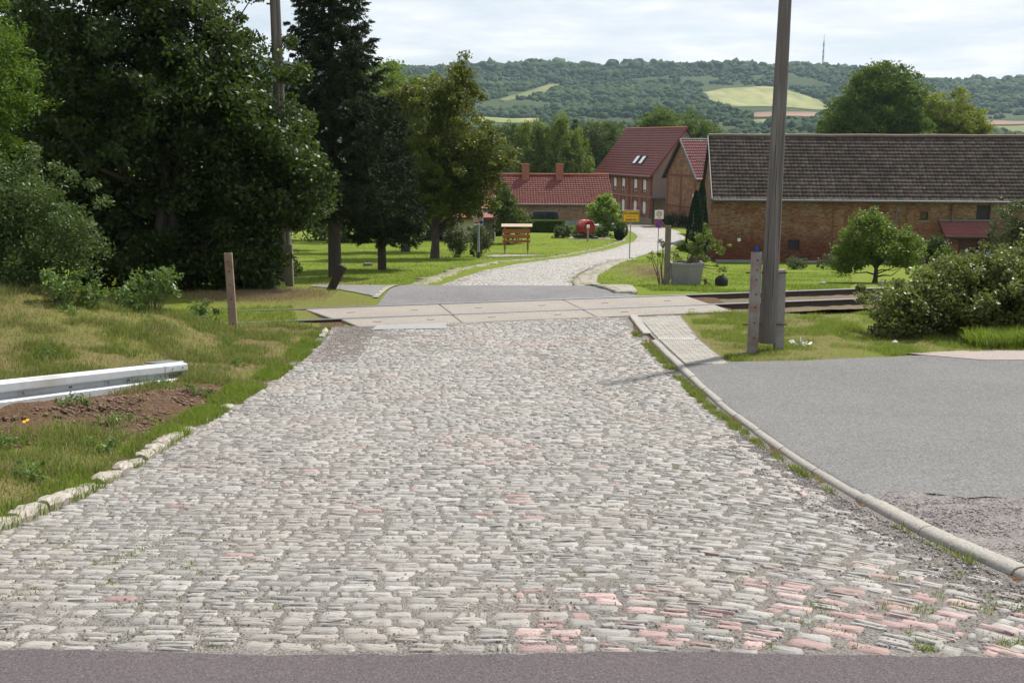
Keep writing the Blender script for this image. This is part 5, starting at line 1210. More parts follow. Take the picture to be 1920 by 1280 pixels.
def arch(parent, o, d, cx, z, w_, mat='brick_house', rise=.32):
    d3 = np.array([d[0], d[1], 0]); n3 = np.array([d[1], -d[0], 0]); o = np.array(o, float); m_ = MB(); N = 9
    for k in range(N):
        a0, a1 = math.pi*k/N, math.pi*(k+1)/N; pts = []
        for r in (1.0, 1.42):
            for a in (a0, a1): pts.append(o+d3*(cx+math.cos(a)*r*w_/2)+np.array([0, 0, z+math.sin(a)*r*w_/2]))
        f_ = [pts[0], pts[1], pts[3], pts[2]]; fo = [p+n3*.06 for p in f_]; m_.poly(fo)
        for i in range(4): m_.poly([f_[i], f_[(i+1) % 4], fo[(i+1) % 4], fo[i]])
    return m_.build('window_arch', X_('chimney' if mat is None else 'arch_brick'), parent)
simple('arch_brick', (.20, .07, .045), (.15, .055, .035), 8, .9)
def roof_slope(name, parent, mat, e0, e1, r0, r1, tile=(.24, .34), amp=.03, sub=4, sag=0.0, flare=0.0, thick=True):
    """tiled slope between the eave e0-e1 and the ridge r0-r1"""
    e0, e1, r0, r1 = [np.array(p, float) for p in (e0, e1, r0, r1)]
    W = np.linalg.norm(e1-e0); S = np.linalg.norm(r0-e0); nc = max(2, int(W/tile[0])); nr = max(2, int(S/tile[1]))
    nrm = np.cross(e1-e0, r0-e0); nrm /= np.linalg.norm(nrm); nrm = nrm if nrm[2] > 0 else -nrm
    us = np.linspace(0, nc, nc*sub+1); vs = []
    for r in range(nr): vs += [r+.0, r+.5, r+.999]
    vs = np.array(vs); U, Vv = np.meshgrid(us, vs)
    a = U/nc; b = Vv/nr
    P = (e0[None, None]*(1-a[..., None])+e1[None, None]*a[..., None])*(1-b[..., None])+(r0[None, None]*(1-a[..., None])+r1[None, None]*a[..., None])*b[..., None]
    wv = amp*(np.abs(np.sin(np.pi*U))**.8)+.035*(1-(Vv % 1))
    rgn = np.random.default_rng(1); jt = rgn.normal(0, amp*.12, (nr+1, nc+1))[np.clip(Vv.astype(int), 0, nr), np.clip(U.astype(int), 0, nc)]
    P = P+nrm*(wv+jt)[..., None]
    P[..., 2] += -sag*np.sin(np.pi*a)*b+flare*(1-b)**3-.0
    o = np_mesh(name, P.reshape(-1, 3), grid_quads(len(vs), len(us)), X_(mat), parent, uv=np.stack([U, Vv], -1).reshape(-1, 2))
    m_ = MB(); k = nrm*(-.10)   # boarding underneath
    m_.poly([e0+k, e1+k, r1+k, r0+k]); m_.poly([e0+k, e0, r0, r0+k]); m_.poly([e1+k, e1, r1, r1+k]); m_.poly([e0+k, e1+k, e1, e0])
    m_.build('eaves_board', X_('dark_trim'), parent); return o

# --- barn
def barn():
    a = rad(-5); d = np.array([math.cos(a), math.sin(a)]); n = np.array([d[1], -d[0]])
    c0 = at(1337, 488, 85.5); z0 = h1(c0[0], 85.5)-.15; o = np.array([c0[0], 85.5, z0]); W, Dp = 36.0, 10.5
    ze = at(1337, 365, 85.5)[2]; hw = ze-z0
    t = empty('brick_barn', o, 'long brick barn with weathered brown tiled roof on the right', 'barn')
    holes = []
    def X(u): return (at(u, 400, 84.3)[0]-o[0])/d[0]
    def Z(v): return at(1700, v, 84.2)[2]-z0
    small = (X(1724), X(1738), Z(411), Z(397)); loft = (X(1825), X(1850), Z(410), Z(384)); low = (X(1484), X(1506), Z(471), Z(452)); tiny = (X(1391), X(1395), Z(455), Z(449))
    dr = (X(1796), X(1834), 0.0, Z(445)); cel = (X(1480), X(1527), Z(488), Z(482))
    holes = [small, loft, low, dr]
    wallp('wall', t, 'brick_barn', o, d, W, hw, holes, depth=.2)
    for h in (small,): winpart(t, o, d, *h, depth=.16, frame='wood_dark')
    def quad(h, nm, mat, k=.18):
        P = [o+np.array([d[0]*x, d[1]*x, z])-np.array([n[0], n[1], 0])*k for x, z in ((h[0], h[2]), (h[1], h[2]), (h[1], h[3]), (h[0], h[3]))]
        m_ = MB(); m_.poly(P); m_.poly([p-np.array([n[0], n[1], 0])*.05 for p in P]); return m_.build(nm, X_(mat), t)
    quad(loft, 'loft_opening', 'dark'); quad(low, 'low_window', 'dark'); quad(dr, 'door', 'brown_door')
    B = lambda x0, x1, z0_, z1, pr, nm, mat: MB().box(o+np.array([d[0]*(x0+x1)/2, d[1]*(x0+x1)/2, (z0_+z1)/2])+np.array([n[0], n[1], 0])*pr/2, (x1-x0, pr, z1-z0_), rx=(*d, 0), ry=(*n, 0)).build(nm, X_(mat), t)
    B(X(1343), X(1356), 0, .02, .02, 'wall_base', 'plinth')
    # shallow brick pilasters and bands between bays
    for u0, u1 in ((1337, 1350), (1452, 1484), (1566, 1585), (1700, 1713), (1776, 1783)):
        wallp('pilaster', t, 'brick_barn', o+np.array([n[0], n[1], 0])*.09+np.array([d[0]*X(u0), d[1]*X(u0), 0]), d, X(u1)-X(u0), hw-.25)
    wallp('cornice', t, 'brick_barn', o+np.array([n[0], n[1], 0])*.12, d, W, hw, z0=hw-.28)
    B(0, W, -.3, .28, .06, 'plinth', 'plinth')
    B(X(1479), X(1528), Z(486), Z(481), .05, 'iron_lintel', 'dark_trim')
    B(X(1720), X(1742), Z(397), Z(390), .03, 'brick_lintel', 'arch_brick'); B(X(1722), X(1741), Z(416), Z(412), .05, 'window_sill', 'plaster')
    for u, v in ((1393, 453),): B(X(u-3), X(u+3), Z(v+3), Z(v-3), .04, 'vent_cap', 'paint_white')
    B(X(1424), X(1430), Z(480), Z(463), .05, 'wall_notice', 'paint_blue')
    # other walls
    back = o-np.array([n[0], n[1], 0])*Dp
    zr = at(1347, 256, 85.5+Dp/2)[2]; gh = zr-ze
    wallp('gable_wall', t, 'brick_barn', back, n, Dp, hw, gable=gh); wallp('gable_wall', t, 'brick_barn', o+np.array([d[0]*W, d[1]*W, 0]), -n, Dp, hw, gable=gh); wallp('rear_wall', t, 'brick_barn', back+np.array([d[0]*W, d[1]*W, 0]), -d, W, hw)
    ov, side = .45, .25
    nn = np.array([n[0], n[1], 0]); dd = np.array([d[0], d[1], 0]); k = gh/(Dp/2)
    e0 = o+nn*ov-dd*side+np.array([0, 0, hw-ov*k+.05]); e1 = e0+dd*(W+2*side); r0 = o-nn*Dp/2-dd*side+np.array([0, 0, hw+gh+.05]); r1 = r0+dd*(W+2*side)
    roof_slope('roof', t, 'tile_barn', e0, e1, r0, r1, (.30, .40), .045, 4, sag=.12)
    f0 = back-nn*ov-dd*side+np.array([0, 0, hw-ov*k+.05]); f1 = f0+dd*(W+2*side); roof_slope('rear_roof', t, 'tile_barn', f1, f0, r1, r0, (.6, .5), .04, 3)
    MB().tube([r0+np.array([0, 0, .05])+dd*(W+2*side)*s+np.array([0, 0, .05*math.sin(s*40)*.3]) for s in np.linspace(0, 1, 30)], .13, 8).build('ridge_tiles', X_('tile_pink' if 0 else 'ridge_old'), t)
    MB().box((e0+r0)/2-dd*.05+np.array([0, 0, .0]), (.05, np.linalg.norm(r0-e0), .2), rx=dd, ry=(r0-e0)/np.linalg.norm(r0-e0), rz=np.cross(dd, (r0-e0)/np.linalg.norm(r0-e0))).build('verge_board', X_('paint_grey'), t)
    MB().tube([e0+nn*.06-np.array([0, 0, .06]), e1+nn*.06-np.array([0, 0, .06])], .085, 8).build('gutter', X_('zinc'), t)
    xd = X(1680); MB().tube([o+dd*xd+nn*.42+np.array([0, 0, hw-.35]), o+dd*xd+nn*.14+np.array([0, 0, hw-.7]), o+dd*xd+nn*.14], .05, 8).build('downpipe', X_('zinc'), t)
    xd = X(1779); MB().tube([o+dd*xd+nn*.16+np.array([0, 0, hw-.5]), o+dd*xd+nn*.16+np.array([0, 0, Z(414)])], .04, 6).build('iron_pipe', X_('dark_trim'), t)
    # canopy over the door
    cx0, cx1 = X(1758), X(1880); zt, zb = Z(414), Z(441); pr = 1.5
    A0, A1 = o+dd*cx0+nn*.1+np.array([0, 0, zt]), o+dd*cx1+nn*.1+np.array([0, 0, zt]); B0, B1 = o+dd*(cx0+.15)+nn*pr+np.array([0, 0, zb]), o+dd*(cx1+.15)+nn*pr+np.array([0, 0, zb])
    c_ = roof_slope('canopy', t, 'tile_red', B0, B1, A0, A1, (.3, .36), .03, 4)
    MB().box((A0+A1)/2+np.array([0, 0, .08]), (cx1-cx0, .12, .14), rx=dd, ry=nn).build('flashing', X_('zinc'), t)
    MB().tube([B0+nn*.05, B1+nn*.05], .06, 8).build('canopy_gutter', X_('dark_trim'), t)
    wallp('porch_wall', t, 'brick_house', o+dd*(cx0+.5)+nn*.10, d, X(1796)-cx0-.5, Z(446)); wallp('porch_wall', t, 'brick_house', o+dd*X(1834)+nn*.10, d, X(1862)-X(1834), Z(446))
    B(X(1827), X(1833), Z(470), Z(467), .22, 'letter_box', 'paint_white')
    # blue and white notice board by the porch
    q = at(1852, 492, 80); q[2] = h1(q[0], 80); s_ = empty('notice_board', q, 'small blue and white notice board on two legs by the barn porch', 'sign')
    MB().box(q+np.array([0, 0, .75]), (.65, .04, .7)).build('panel', X_('paint_white'), s_); MB().box(q+np.array([0, -.025, .97]), (.65, .012, .22)).build('blue_band', X_('paint_blue'), s_)
    for x in (-.28, .28): MB().box(q+np.array([x, .0, .2]), (.05, .035, .5)).build('leg', X_('galv_dark'), s_)
simple('ridge_old', (.21, .15, .12), (.15, .11, .09), 2, .8)
barn()

# --- tall two-storey brick house
def tall_house():
    Y = 131.; c = at(1222, 418, Y); z0 = h1(c[0], Y)-.3; zE = at(1222, 324, Y)[2]; hw = zE-z0
    ang_ = vec(-.36, .93); d = -ang_          # front wall runs from far-left to the near corner; outward normal faces left
    L, Dp = 15.5, 8.6
    far = np.array([c[0], Y])+ang_*L; o = np.array([far[0], far[1], z0]); n = np.array([d[1], -d[0]]); nn = np.array([*n, 0]); dd = np.array([*d, 0])
    t = empty('tall_brick_house', (c[0], Y, z0), 'tall two-storey brick house with steep dark red roof and two roof windows', 'house')
    sc = hw/6.4; xs = (1.6, 5.2, 7.6, 10.9, 13.3); holes = []
    for x in xs:
        holes.append((x-.48, x+.48, 4.0*sc, 5.5*sc)); holes.append((x-.48, x+.48, 1.35*sc, 2.85*sc))
    wallp('front_wall', t, 'brick_house', o, d, L, hw, holes, depth=.22)
    for i, h in enumerate(holes):
        winpart(t, o, d, *h, kind='shutter', drop=(1.0, .95, .7, .95, .66, .95, .72, .95, .8, .9)[i], depth=.2); arch(t, o, d, (h[0]+h[1])/2, h[3]-.1, 1.1)
    B = lambda x0, x1, a, b, pr, nm, mat: MB().box(o+dd*(x0+x1)/2+nn*pr/2+np.array([0, 0, (a+b)/2]), (x1-x0, pr, b-a), rx=dd, ry=nn).build(nm, X_(mat), t)
    B(0, L, 3.38*sc, 3.52*sc, .09, 'string_course', 'plaster'); B(0, L, hw-.22, hw-.02, .14, 'cornice', 'arch_brick'); B(0, L, 0, .95*sc, .05, 'plinth', 'plaster')
    for x in (0.2, 3.4, 9.25, L-.45): B(x-.2, x+.25, 0.95*sc, hw-.22, .08, 'pilaster', 'arch_brick')
    near = np.array([c[0], Y, z0]); gz = at(1284, 241, Y+1.8)[2]-zE
    wallp('gable_wall', t, 'plaster', near, -n, Dp, hw, gable=gz); wallp('gable_wall', t, 'plaster', o-nn*Dp, n, Dp, hw, gable=gz); wallp('rear_wall', t, 'plaster', near-nn*Dp, -d, L, hw)
    ov = .55; k = gz/(Dp/2)
    e0 = o+nn*ov-dd*.3+np.array([0, 0, hw-ov*k*.75]); e1 = e0+dd*(L+.6); r0 = o-nn*Dp/2-dd*.3+np.array([0, 0, hw+gz+.06]); r1 = r0+dd*(L+.6)
    roof_slope('roof', t, 'tile_red', e0, e1, r0, r1, (.34, .40), .03, 3, flare=0.0)
    f0 = o-nn*(Dp+ov)-dd*.3+np.array([0, 0, hw-ov*k*.75]); roof_slope('rear_roof', t, 'tile_red', f0+dd*(L+.6), f0, r1, r0, (.6, .5), .03, 2)
    MB().tube([r0+np.array([0, 0, .06]), r1+np.array([0, 0, .06])], .12, 8).build('ridge_tiles', X_('chimney'), t)
    MB().tube([e0+nn*.04-np.array([0, 0, .08]), e1+nn*.04-np.array([0, 0, .08])], .08, 6).build('gutter', X_('dark_trim'), t)
    vd = (e1-r1)/np.linalg.norm(e1-r1); sn = np.cross(dd, r0-e0); sn /= np.linalg.norm(sn); sn = sn if sn[2] > 0 else -sn
    MB().box((e1+r1)/2+dd*.03, (.06, np.linalg.norm(e1-r1), .24), rx=dd, ry=vd, rz=sn).build('verge_board', X_('tile_trim'), t)
    for f_ in (.60, .70):
        ctr = (e0*(1-f_)+e1*f_)*.68+(r0*(1-f_)+r1*f_)*.32+sn*.11
        w1 = MB().box(ctr, (.95, 1.35, .12), rx=dd, ry=vd, rz=sn).build('roof_window', X_('dark_trim'), t); MB().box(ctr+sn*.065, (.72, 1.12, .02), rx=dd, ry=vd, rz=sn).build('pane', X_('skylight'), w1)
    ctr = (e0*.36+e1*.64)*.48+(r0*.36+r1*.64)*.52; MB().tube([ctr, ctr+np.array([0, 0, .45])], .07, 8).build('vent_pipe', X_('chimney'), t)
    # gate building between the two houses
    q = near-nn*.1+dd*.2; gp_ = at(1236, 418, 130)
    g = empty('yard_gateway', (gp_[0], 130, h1(gp_[0], 130)), 'dark open gateway under a flat lean-to roof between the two brick houses', 'gateway')
    x0, x1, zt = at(1223, 400, 130.)[0], at(1254, 400, 130)[0], at(1236, 371, 130)[2]; zb = h1(x0, 130)
    MB().box(((x0+x1)/2, 131.0, zt), (x1-x0+.3, 2.2, .16)).build('roof', X_('zinc'), g)
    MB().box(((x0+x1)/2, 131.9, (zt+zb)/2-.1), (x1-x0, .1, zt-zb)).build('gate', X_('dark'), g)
    for x in (x0+.1, x1-.1): MB().box((x, 130.2, (zt+zb)/2-.1), (.16, .16, zt-zb-.1)).build('post', X_('dark_trim'), g)
simple('tile_trim', (.20, .05, .04), (.15, .04, .03), 3, .7)
tall_house()

# --- gabled brick house in front of it
def gable_house():
    Y = 119.; c = at(1304, 415, Y); z0 = h1(c[0], Y)-.3; zE = at(1304, 330, Y)[2]; hw = zE-z0
    g_ = vec(-.36, .93); Dp = 6.8; L = 12.
    back = np.array([c[0], Y])+g_*Dp; d = -g_; o = np.array([back[0], back[1], z0]); n = np.array([d[1], -d[0]]); nn = np.array([*n, 0]); dd = np.array([*d, 0])
    gz = at(1281, 263, Y+3.5)[2]-zE
    t = empty('gabled_brick_house', (c[0], Y, z0), 'narrow old brick house showing its brown gable left of the barn', 'house')
    wallp('gable_wall', t, 'brick_gable', o, d, Dp, hw, gable=gz)
    B = lambda x0, x1, a, b, pr, nm, mat: MB().box(o+dd*(x0+x1)/2+nn*pr/2+np.array([0, 0, (a+b)/2]), (x1-x0, pr, b-a), rx=dd, ry=nn).build(nm, X_(mat), t)
    B(0, Dp, hw-.15, hw+.1, .08, 'string_course', 'arch_brick'); B(0, Dp, hw*.44, hw*.47, .05, 'string_course', 'arch_brick')
    for x in (.15, 3.2, Dp-.5): B(x, x+.35, 0, hw-.15, .05, 'pilaster', 'arch_brick')
    B(3.0, 3.8, hw+.95, hw+1.75, .03, 'blocked_window', 'brick_dull')
    for x, z in ((1.2, .25), (3.3, .3), (5.3, .3), (2.6, 1.9), (5.2, 2.0), (3.4, 3.0), (2.3, -1.5), (5.6, -1.7), (4.3, -2.8)): B(x, x+.14, hw+z, hw+z+.14, .04, 'wall_anchor', 'dark_trim')
    near = np.array([c[0], Y, z0]); ld = -nn   # long side runs away to the right
    wallp('side_wall', t, 'brick_gable', near, -n, L, hw); wallp('rear_wall', t, 'brick_gable', near-nn*L, -d, Dp, hw, gable=gz); wallp('side_wall', t, 'brick_gable', o-nn*L, n, L, hw)
    k = gz/(Dp/2); ov = .45
    e0 = near+dd*ov+nn*.35+np.array([0, 0, hw-ov*k*.8]); e1 = e0-nn*(L+.6); r0 = o+dd*Dp/2+nn*.35+np.array([0, 0, hw+gz+.06]); r1 = r0-nn*(L+.6)
    roof_slope('roof', t, 'tile_gloss', e0, e1, r0, r1, (.30, .40), .05, 5)
    f0 = o-dd*ov+nn*.35+np.array([0, 0, hw-ov*k*.8]); f1 = f0-nn*(L+.6); roof_slope('rear_roof', t, 'tile_gloss', f1, f0, r1, r0, (.5, .5), .03, 2)
    MB().tube([r0+np.array([0, 0, .05]), r1+np.array([0, 0, .05])], .1, 8).build('ridge_tiles', X_('zinc'), t)
    for a_, b_ in ((e0, r0), (f0, r0)):
        v_ = (b_-a_)/np.linalg.norm(b_-a_); w3 = np.cross(nn, v_); MB().box((a_+b_)/2+nn*.03, (.06, np.linalg.norm(b_-a_), .26), rx=nn, ry=v_, rz=w3).build('verge_board', X_('dark_trim' if a_ is f0 else 'zinc'), t)
gable_house_mat = simple('brick_dull', (.15, .11, .08), (.12, .09, .06), 4, .9)
gable_house()
# --- white annex between gabled house and barn
def annex():
    Y = 101.; x0 = at(1318, 470, Y)[0]; x1 = x0+5; z0 = h1(x0, Y)-.3; ze = at(1318, 370, Y)[2]; zr = at(1330, 300, Y+4)[2]
    t = empty('white_annex', (x0, Y, z0), 'small white plastered annex with reddish roof squeezed beside the barn', 'annex')
    wallp('wall', t, 'plaster_white', (x0, Y, z0), (1, 0), x1-x0, ze-z0); wallp('wall', t, 'plaster_white', (x0, Y+7, z0), (0, -1), 7, ze-z0)
    A = [np.array(p) for p in ((x0-.3, Y-.4, ze-.1), (x1, Y-.4, ze-.1), (x0+1.6, Y+4, zr), (x1, Y+4, zr))]
    roof_slope('roof', t, 'tile_gloss', A[0], A[1], A[2], A[3], (.35, .42), .04, 4)
    MB().tube([A[0]-np.array([0, .05, .05]), A[1]-np.array([0, .05, .05])], .06, 6).build('gutter', X_('tile_pink'), t)
    MB().tube([(x0+.15, Y-.08, ze-.2), (x0+.15, Y-.08, z0)], .045, 6).build('downpipe', X_('zinc'), t)
annex()
# --- low building with two chimneys
def low_building():
    Y = 116.; x0 = at(893, 425, Y)[0]; x1 = at(1147, 425, Y)[0]; z0 = min(h1(x0, Y), h1(x1, Y))-.2; ze = at(1040, 379, Y)[2]; zr = at(1040, 328, Y+4)[2]; L = x1-x0; hw = ze-z0
    t = empty('low_brick_building', ((x0+x1)/2, Y, z0), 'long low brick building with old red tiled roof and two chimneys', 'building')
    o = (x0, Y, z0); wx = at(1025, 400, Y)[0]-x0; h = (wx, wx+.75, at(1025, 411, Y)[2]-z0, at(1025, 395, Y)[2]-z0)
    wallp('front_wall', t, 'brick_pale', o, (1, 0), L, hw, [h]); MB().box((x0+wx+.375, Y+.08, z0+(h[2]+h[3])/2), (.74, .06, h[3]-h[2])).build('wooden_shutter', X_('shutter_brown'), t)
    MB().box((x0+L/2, Y-.03, z0+.45), (L, .06, at(1040, 411, Y)[2]-z0+.0)).build('plinth', X_('plinth'), t)
    D8 = 8.; gz = zr-ze
    wallp('gable_wall', t, 'brick_pale', (x1, Y, z0), (0, 1), D8, hw, gable=gz); wallp('gable_wall', t, 'brick_pale', (x0, Y+D8, z0), (0, -1), D8, hw, gable=gz); wallp('rear_wall', t, 'brick_pale', (x1, Y+D8, z0), (-1, 0), L, hw)
    roof_slope('roof', t, 'tile_old', (x0-.2, Y-.4, ze-.25), (x1+.25, Y-.4, ze-.25), (x0-.2, Y+4, zr), (x1-.1, Y+4, zr), (.30, .34), .06, 4, sag=.12)
    roof_slope('rear_roof', t, 'tile_old', (x1+.2, Y+8.4, ze-.25), (x0-.2, Y+8.4, ze-.25), (x1+.2, Y+4, zr), (x0-.2, Y+4, zr), (.6, .5), .04, 2)
    MB().tube([(x0-.2, Y+4, zr+.05), (x1-.1, Y+4, zr+.05)], .12, 8).build('ridge_tiles', X_('chimney'), t)
    MB().tube([(x0-.2, Y-.48, ze-.25), (x1+.25, Y-.48, ze-.25)], .08, 6).build('gutter', X_('zinc'), t)
    for u in (985.5, 1049):
        c = at(u, 340, Y+3.6); zt = at(u, 312, Y+3.6)[2]; ch = MB().box((c[0], Y+3.6, (zt+zr)/2-.6), (.78, .75, zt-zr+1.6)).build('chimney', X_('chimney'), t)
        MB().box((c[0], Y+3.6, zt+.22), (.86, .83, .1)).build('chimney_cap', X_('chimney'), ch)
low_building()
# --- garage left
def garage():
    Y = 90.; xa, xb = at(838, 440, Y)[0], at(927, 440, Y)[0]; z0 = h1(xb, Y)-.2; zt = at(880, 411, Y)[2]
    t = empty('garage', ((xa+xb)/2, Y, z0), 'low brown garage with thin red flat roof behind the lamp post shrubs', 'garage')
    wallp('wall', t, 'garage_wall', (xa, Y, z0), (1, 0), xb-xa, zt-z0); wallp('wall', t, 'garage_wall', (xb, Y, z0), (0, 1), 6, zt-z0)
    MB().box(((xa+xb)/2, Y+3, zt+.08), (xb-xa+.5, 6.6, .2)).build('roof', X_('tile_trim'), t)
    MB().box(((xa+xb)/2-.4, Y-.03, z0+1.2), (2.3, .05, 2.0)).build('garage_door', X_('plaster_beige'), t)
    Y = 98.; xa, xb = at(862, 440, Y)[0], at(924, 440, Y)[0]; zt = at(890, 391, Y)[2]; zr = at(890, 380, Y+2)[2]
    t = empty('beige_house', ((xa+xb)/2, Y, z0), 'beige rendered house with pale orange roof edge behind the garage', 'house')
    wallp('wall', t, 'plaster_beige', (xa-3, Y, z0), (1, 0), xb-xa+3, zt-z0); wallp('wall', t, 'plaster_beige', (xb, Y, z0), (0, 1), 6, zt-z0)
    roof_slope('roof', t, 'tile_pinkish', (xa-3.3, Y-.3, zt), (xb+.3, Y-.3, zt), (xa-3.3, Y+3, zr+.1), (xb+.3, Y+3, zr+.1), (.4, .4), .03, 3)
tilemat('tile_pinkish', (.48, .26, .17), (.52, .3, .2), (.4, .25, .18))
garage()

# ------------------------------------------------------------------ street furniture of the village
def text(s, size, centre, rot, mat, parent, name='lettering', thick=.002, bold=.0):
    cu = bpy.data.curves.new(name, 'FONT'); cu.body = s; cu.size = size; cu.align_x = 'CENTER'; cu.align_y = 'CENTER'; cu.extrude = thick; cu.offset = bold
    o = bpy.data.objects.new(name, cu); COL.objects.link(o)
    dg = bpy.context.evaluated_depsgraph_get(); me = bpy.data.meshes.new_from_object(o.evaluated_get(dg)); bpy.data.objects.remove(o)
    me.transform(Matrix.Translation(Vector(centre)) @ rot.to_4x4())
    me.materials.clear(); return link_mesh(name, me, X_(mat), parent)
def facing(yaw):  # text plane facing -y turned by yaw; x axis to the right
    return Matrix.Rotation(yaw, 3, 'Z') @ Matrix.Rotation(rad(90), 3, 'X')
def town_sign():
    p = np.array(gp(1180, 489, 56.2)); k = 56.2/FPX
    zt = at(1184, 395, 56.2)[2]; zb = at(1184, 416, 56.2)[2]; cx = at(1183, 405, 56.2)[0]; W = 30.5*k; Hh = zt-zb; c = np.array([cx, 56.2-.05, (zt+zb)/2])
    t = empty('town_sign', p, 'yellow town name sign reading Grockstädt on a grey post', 'sign')
    MB().tube([(p[0], 56.2, p[2]-.1), (cx, 56.2, zt-.03)], .028, 10).build('post', X_('paint_grey'), t, smooth=True)
    b = MB().box(c, (W, .02, Hh), bev=.006).build('board', X_('paint_yellow'), t)
    m_ = MB(); f_ = .018
    for s in (-1, 1): m_.box(c+np.array([s*(W/2-.035), -.012, 0]), (f_, .006, Hh-.05)); m_.box(c+np.array([0, -.012, s*(Hh/2-.03)]), (W-.088, .006, f_))
    m_.build('border', X_('paint_black'), t); MB().box(c+np.array([0, 0, Hh/2+.018]), (W+.02, .03, .025)).build('top_rim', X_('galvanised'), t)
    text('Grockstädt', .165, c+np.array([0, -.014, Hh*.27]), facing(0), 'paint_black', t, bold=.004); text('Stadt Querfurt', .09, c+np.array([0, -.014, 0.0]), facing(0), 'paint_black', t); text('Saalekreis', .15, c+np.array([0, -.014, -Hh*.28]), facing(0), 'paint_black', t, bold=.003)
town_sign()
def zone_sign():
    Y = 66.5; k = Y/FPX; p = np.array(gp(1235, 479, Y)); x = at(1235, 430, Y)[0]
    t = empty('speed_zone_sign', p, 'white square 30 zone sign over a round no parking sign on one post', 'sign')
    zt = at(1235, 392, Y)[2]; MB().tube([(x-.02, Y, p[2]-.1), (x, Y, zt)], .027, 10).build('post', X_('paint_grey'), t, smooth=True)
    z1, z2 = at(1235, 394, Y)[2], at(1235, 410.5, Y)[2]; S = z1-z2; c = np.array([x+.0, Y-.05, (z1+z2)/2]); MB().box(c, (S, .02, S), bev=.005).build('zone_board', X_('paint_white'), t)
    MB().disc(c+np.array([0, -.011, S*.08]), (0, -1, 0), S*.32, S*.235, .004).build('red_ring', X_('paint_red'), t); text('30', S*.38, c+np.array([0, -.013, S*.08]), facing(0), 'paint_black', t); text('ZONE', S*.16, c+np.array([0, -.013, -S*.37]), facing(0), 'paint_black', t)
    z1, z2 = at(1235, 411.5, Y)[2], at(1235, 428, Y)[2]; R_ = (z1-z2)/2; c = np.array([x, Y-.05, (z1+z2)/2])
    MB().disc(c, (0, -1, 0), R_, 0, .02).build('no_parking_disc', X_('paint_blue'), t); MB().disc(c+np.array([0, -.021, 0]), (0, -1, 0), R_, R_*.78, .004).build('disc_ring', X_('paint_red'), t)
    MB().box(c+np.array([0, -.024, 0]), (R_*1.6, .005, R_*.2), rx=(.707, 0, -.707), rz=(.707, 0, .707)).build('disc_bar', X_('paint_red'), t)
zone_sign()
def board():
    p = np.array(gp(968, 473, 70)); Y = 70.; k = Y/FPX
    t = empty('wooden_board_stand', p, 'empty orange-brown wooden notice stand with small plank roof on the lawn', 'notice stand')
    for u in (946.5, 989.5):
        x = at(u, 450, Y)[0]; zt = at(u, 425, Y)[2]; MB().box((x, Y, (zt+p[2]+.25)/2), (.13, .1, zt-p[2]-.25), bev=.01).build('post', X_('wood_orange'), t); MB().box((x+.0, Y, p[2]+.1), (.09, .07, .5)).build('post_shoe', X_('galv_dark'), t)
    for v0, v1 in ((429.5, 437.5), (439.5, 446.5), (449.5, 454.5)):
        a_, b_ = at(942, v0, Y), at(994, v1, Y); MB().box(((a_[0]+b_[0])/2, Y-.08, (a_[2]+b_[2])/2), (b_[0]-a_[0], .035, a_[2]-b_[2]), bev=.006).build('plank', X_('wood_orange'), t)
    a_, b_ = at(940, 423, Y), at(998, 423, Y); MB().box(((a_[0]+b_[0])/2, Y, a_[2]+.02), (b_[0]-a_[0], .45, .03), ry=(0, .94, .34), rz=(0, -.34, .94), bev=.006).build('roof', X_('wood_pale'), t)
board()
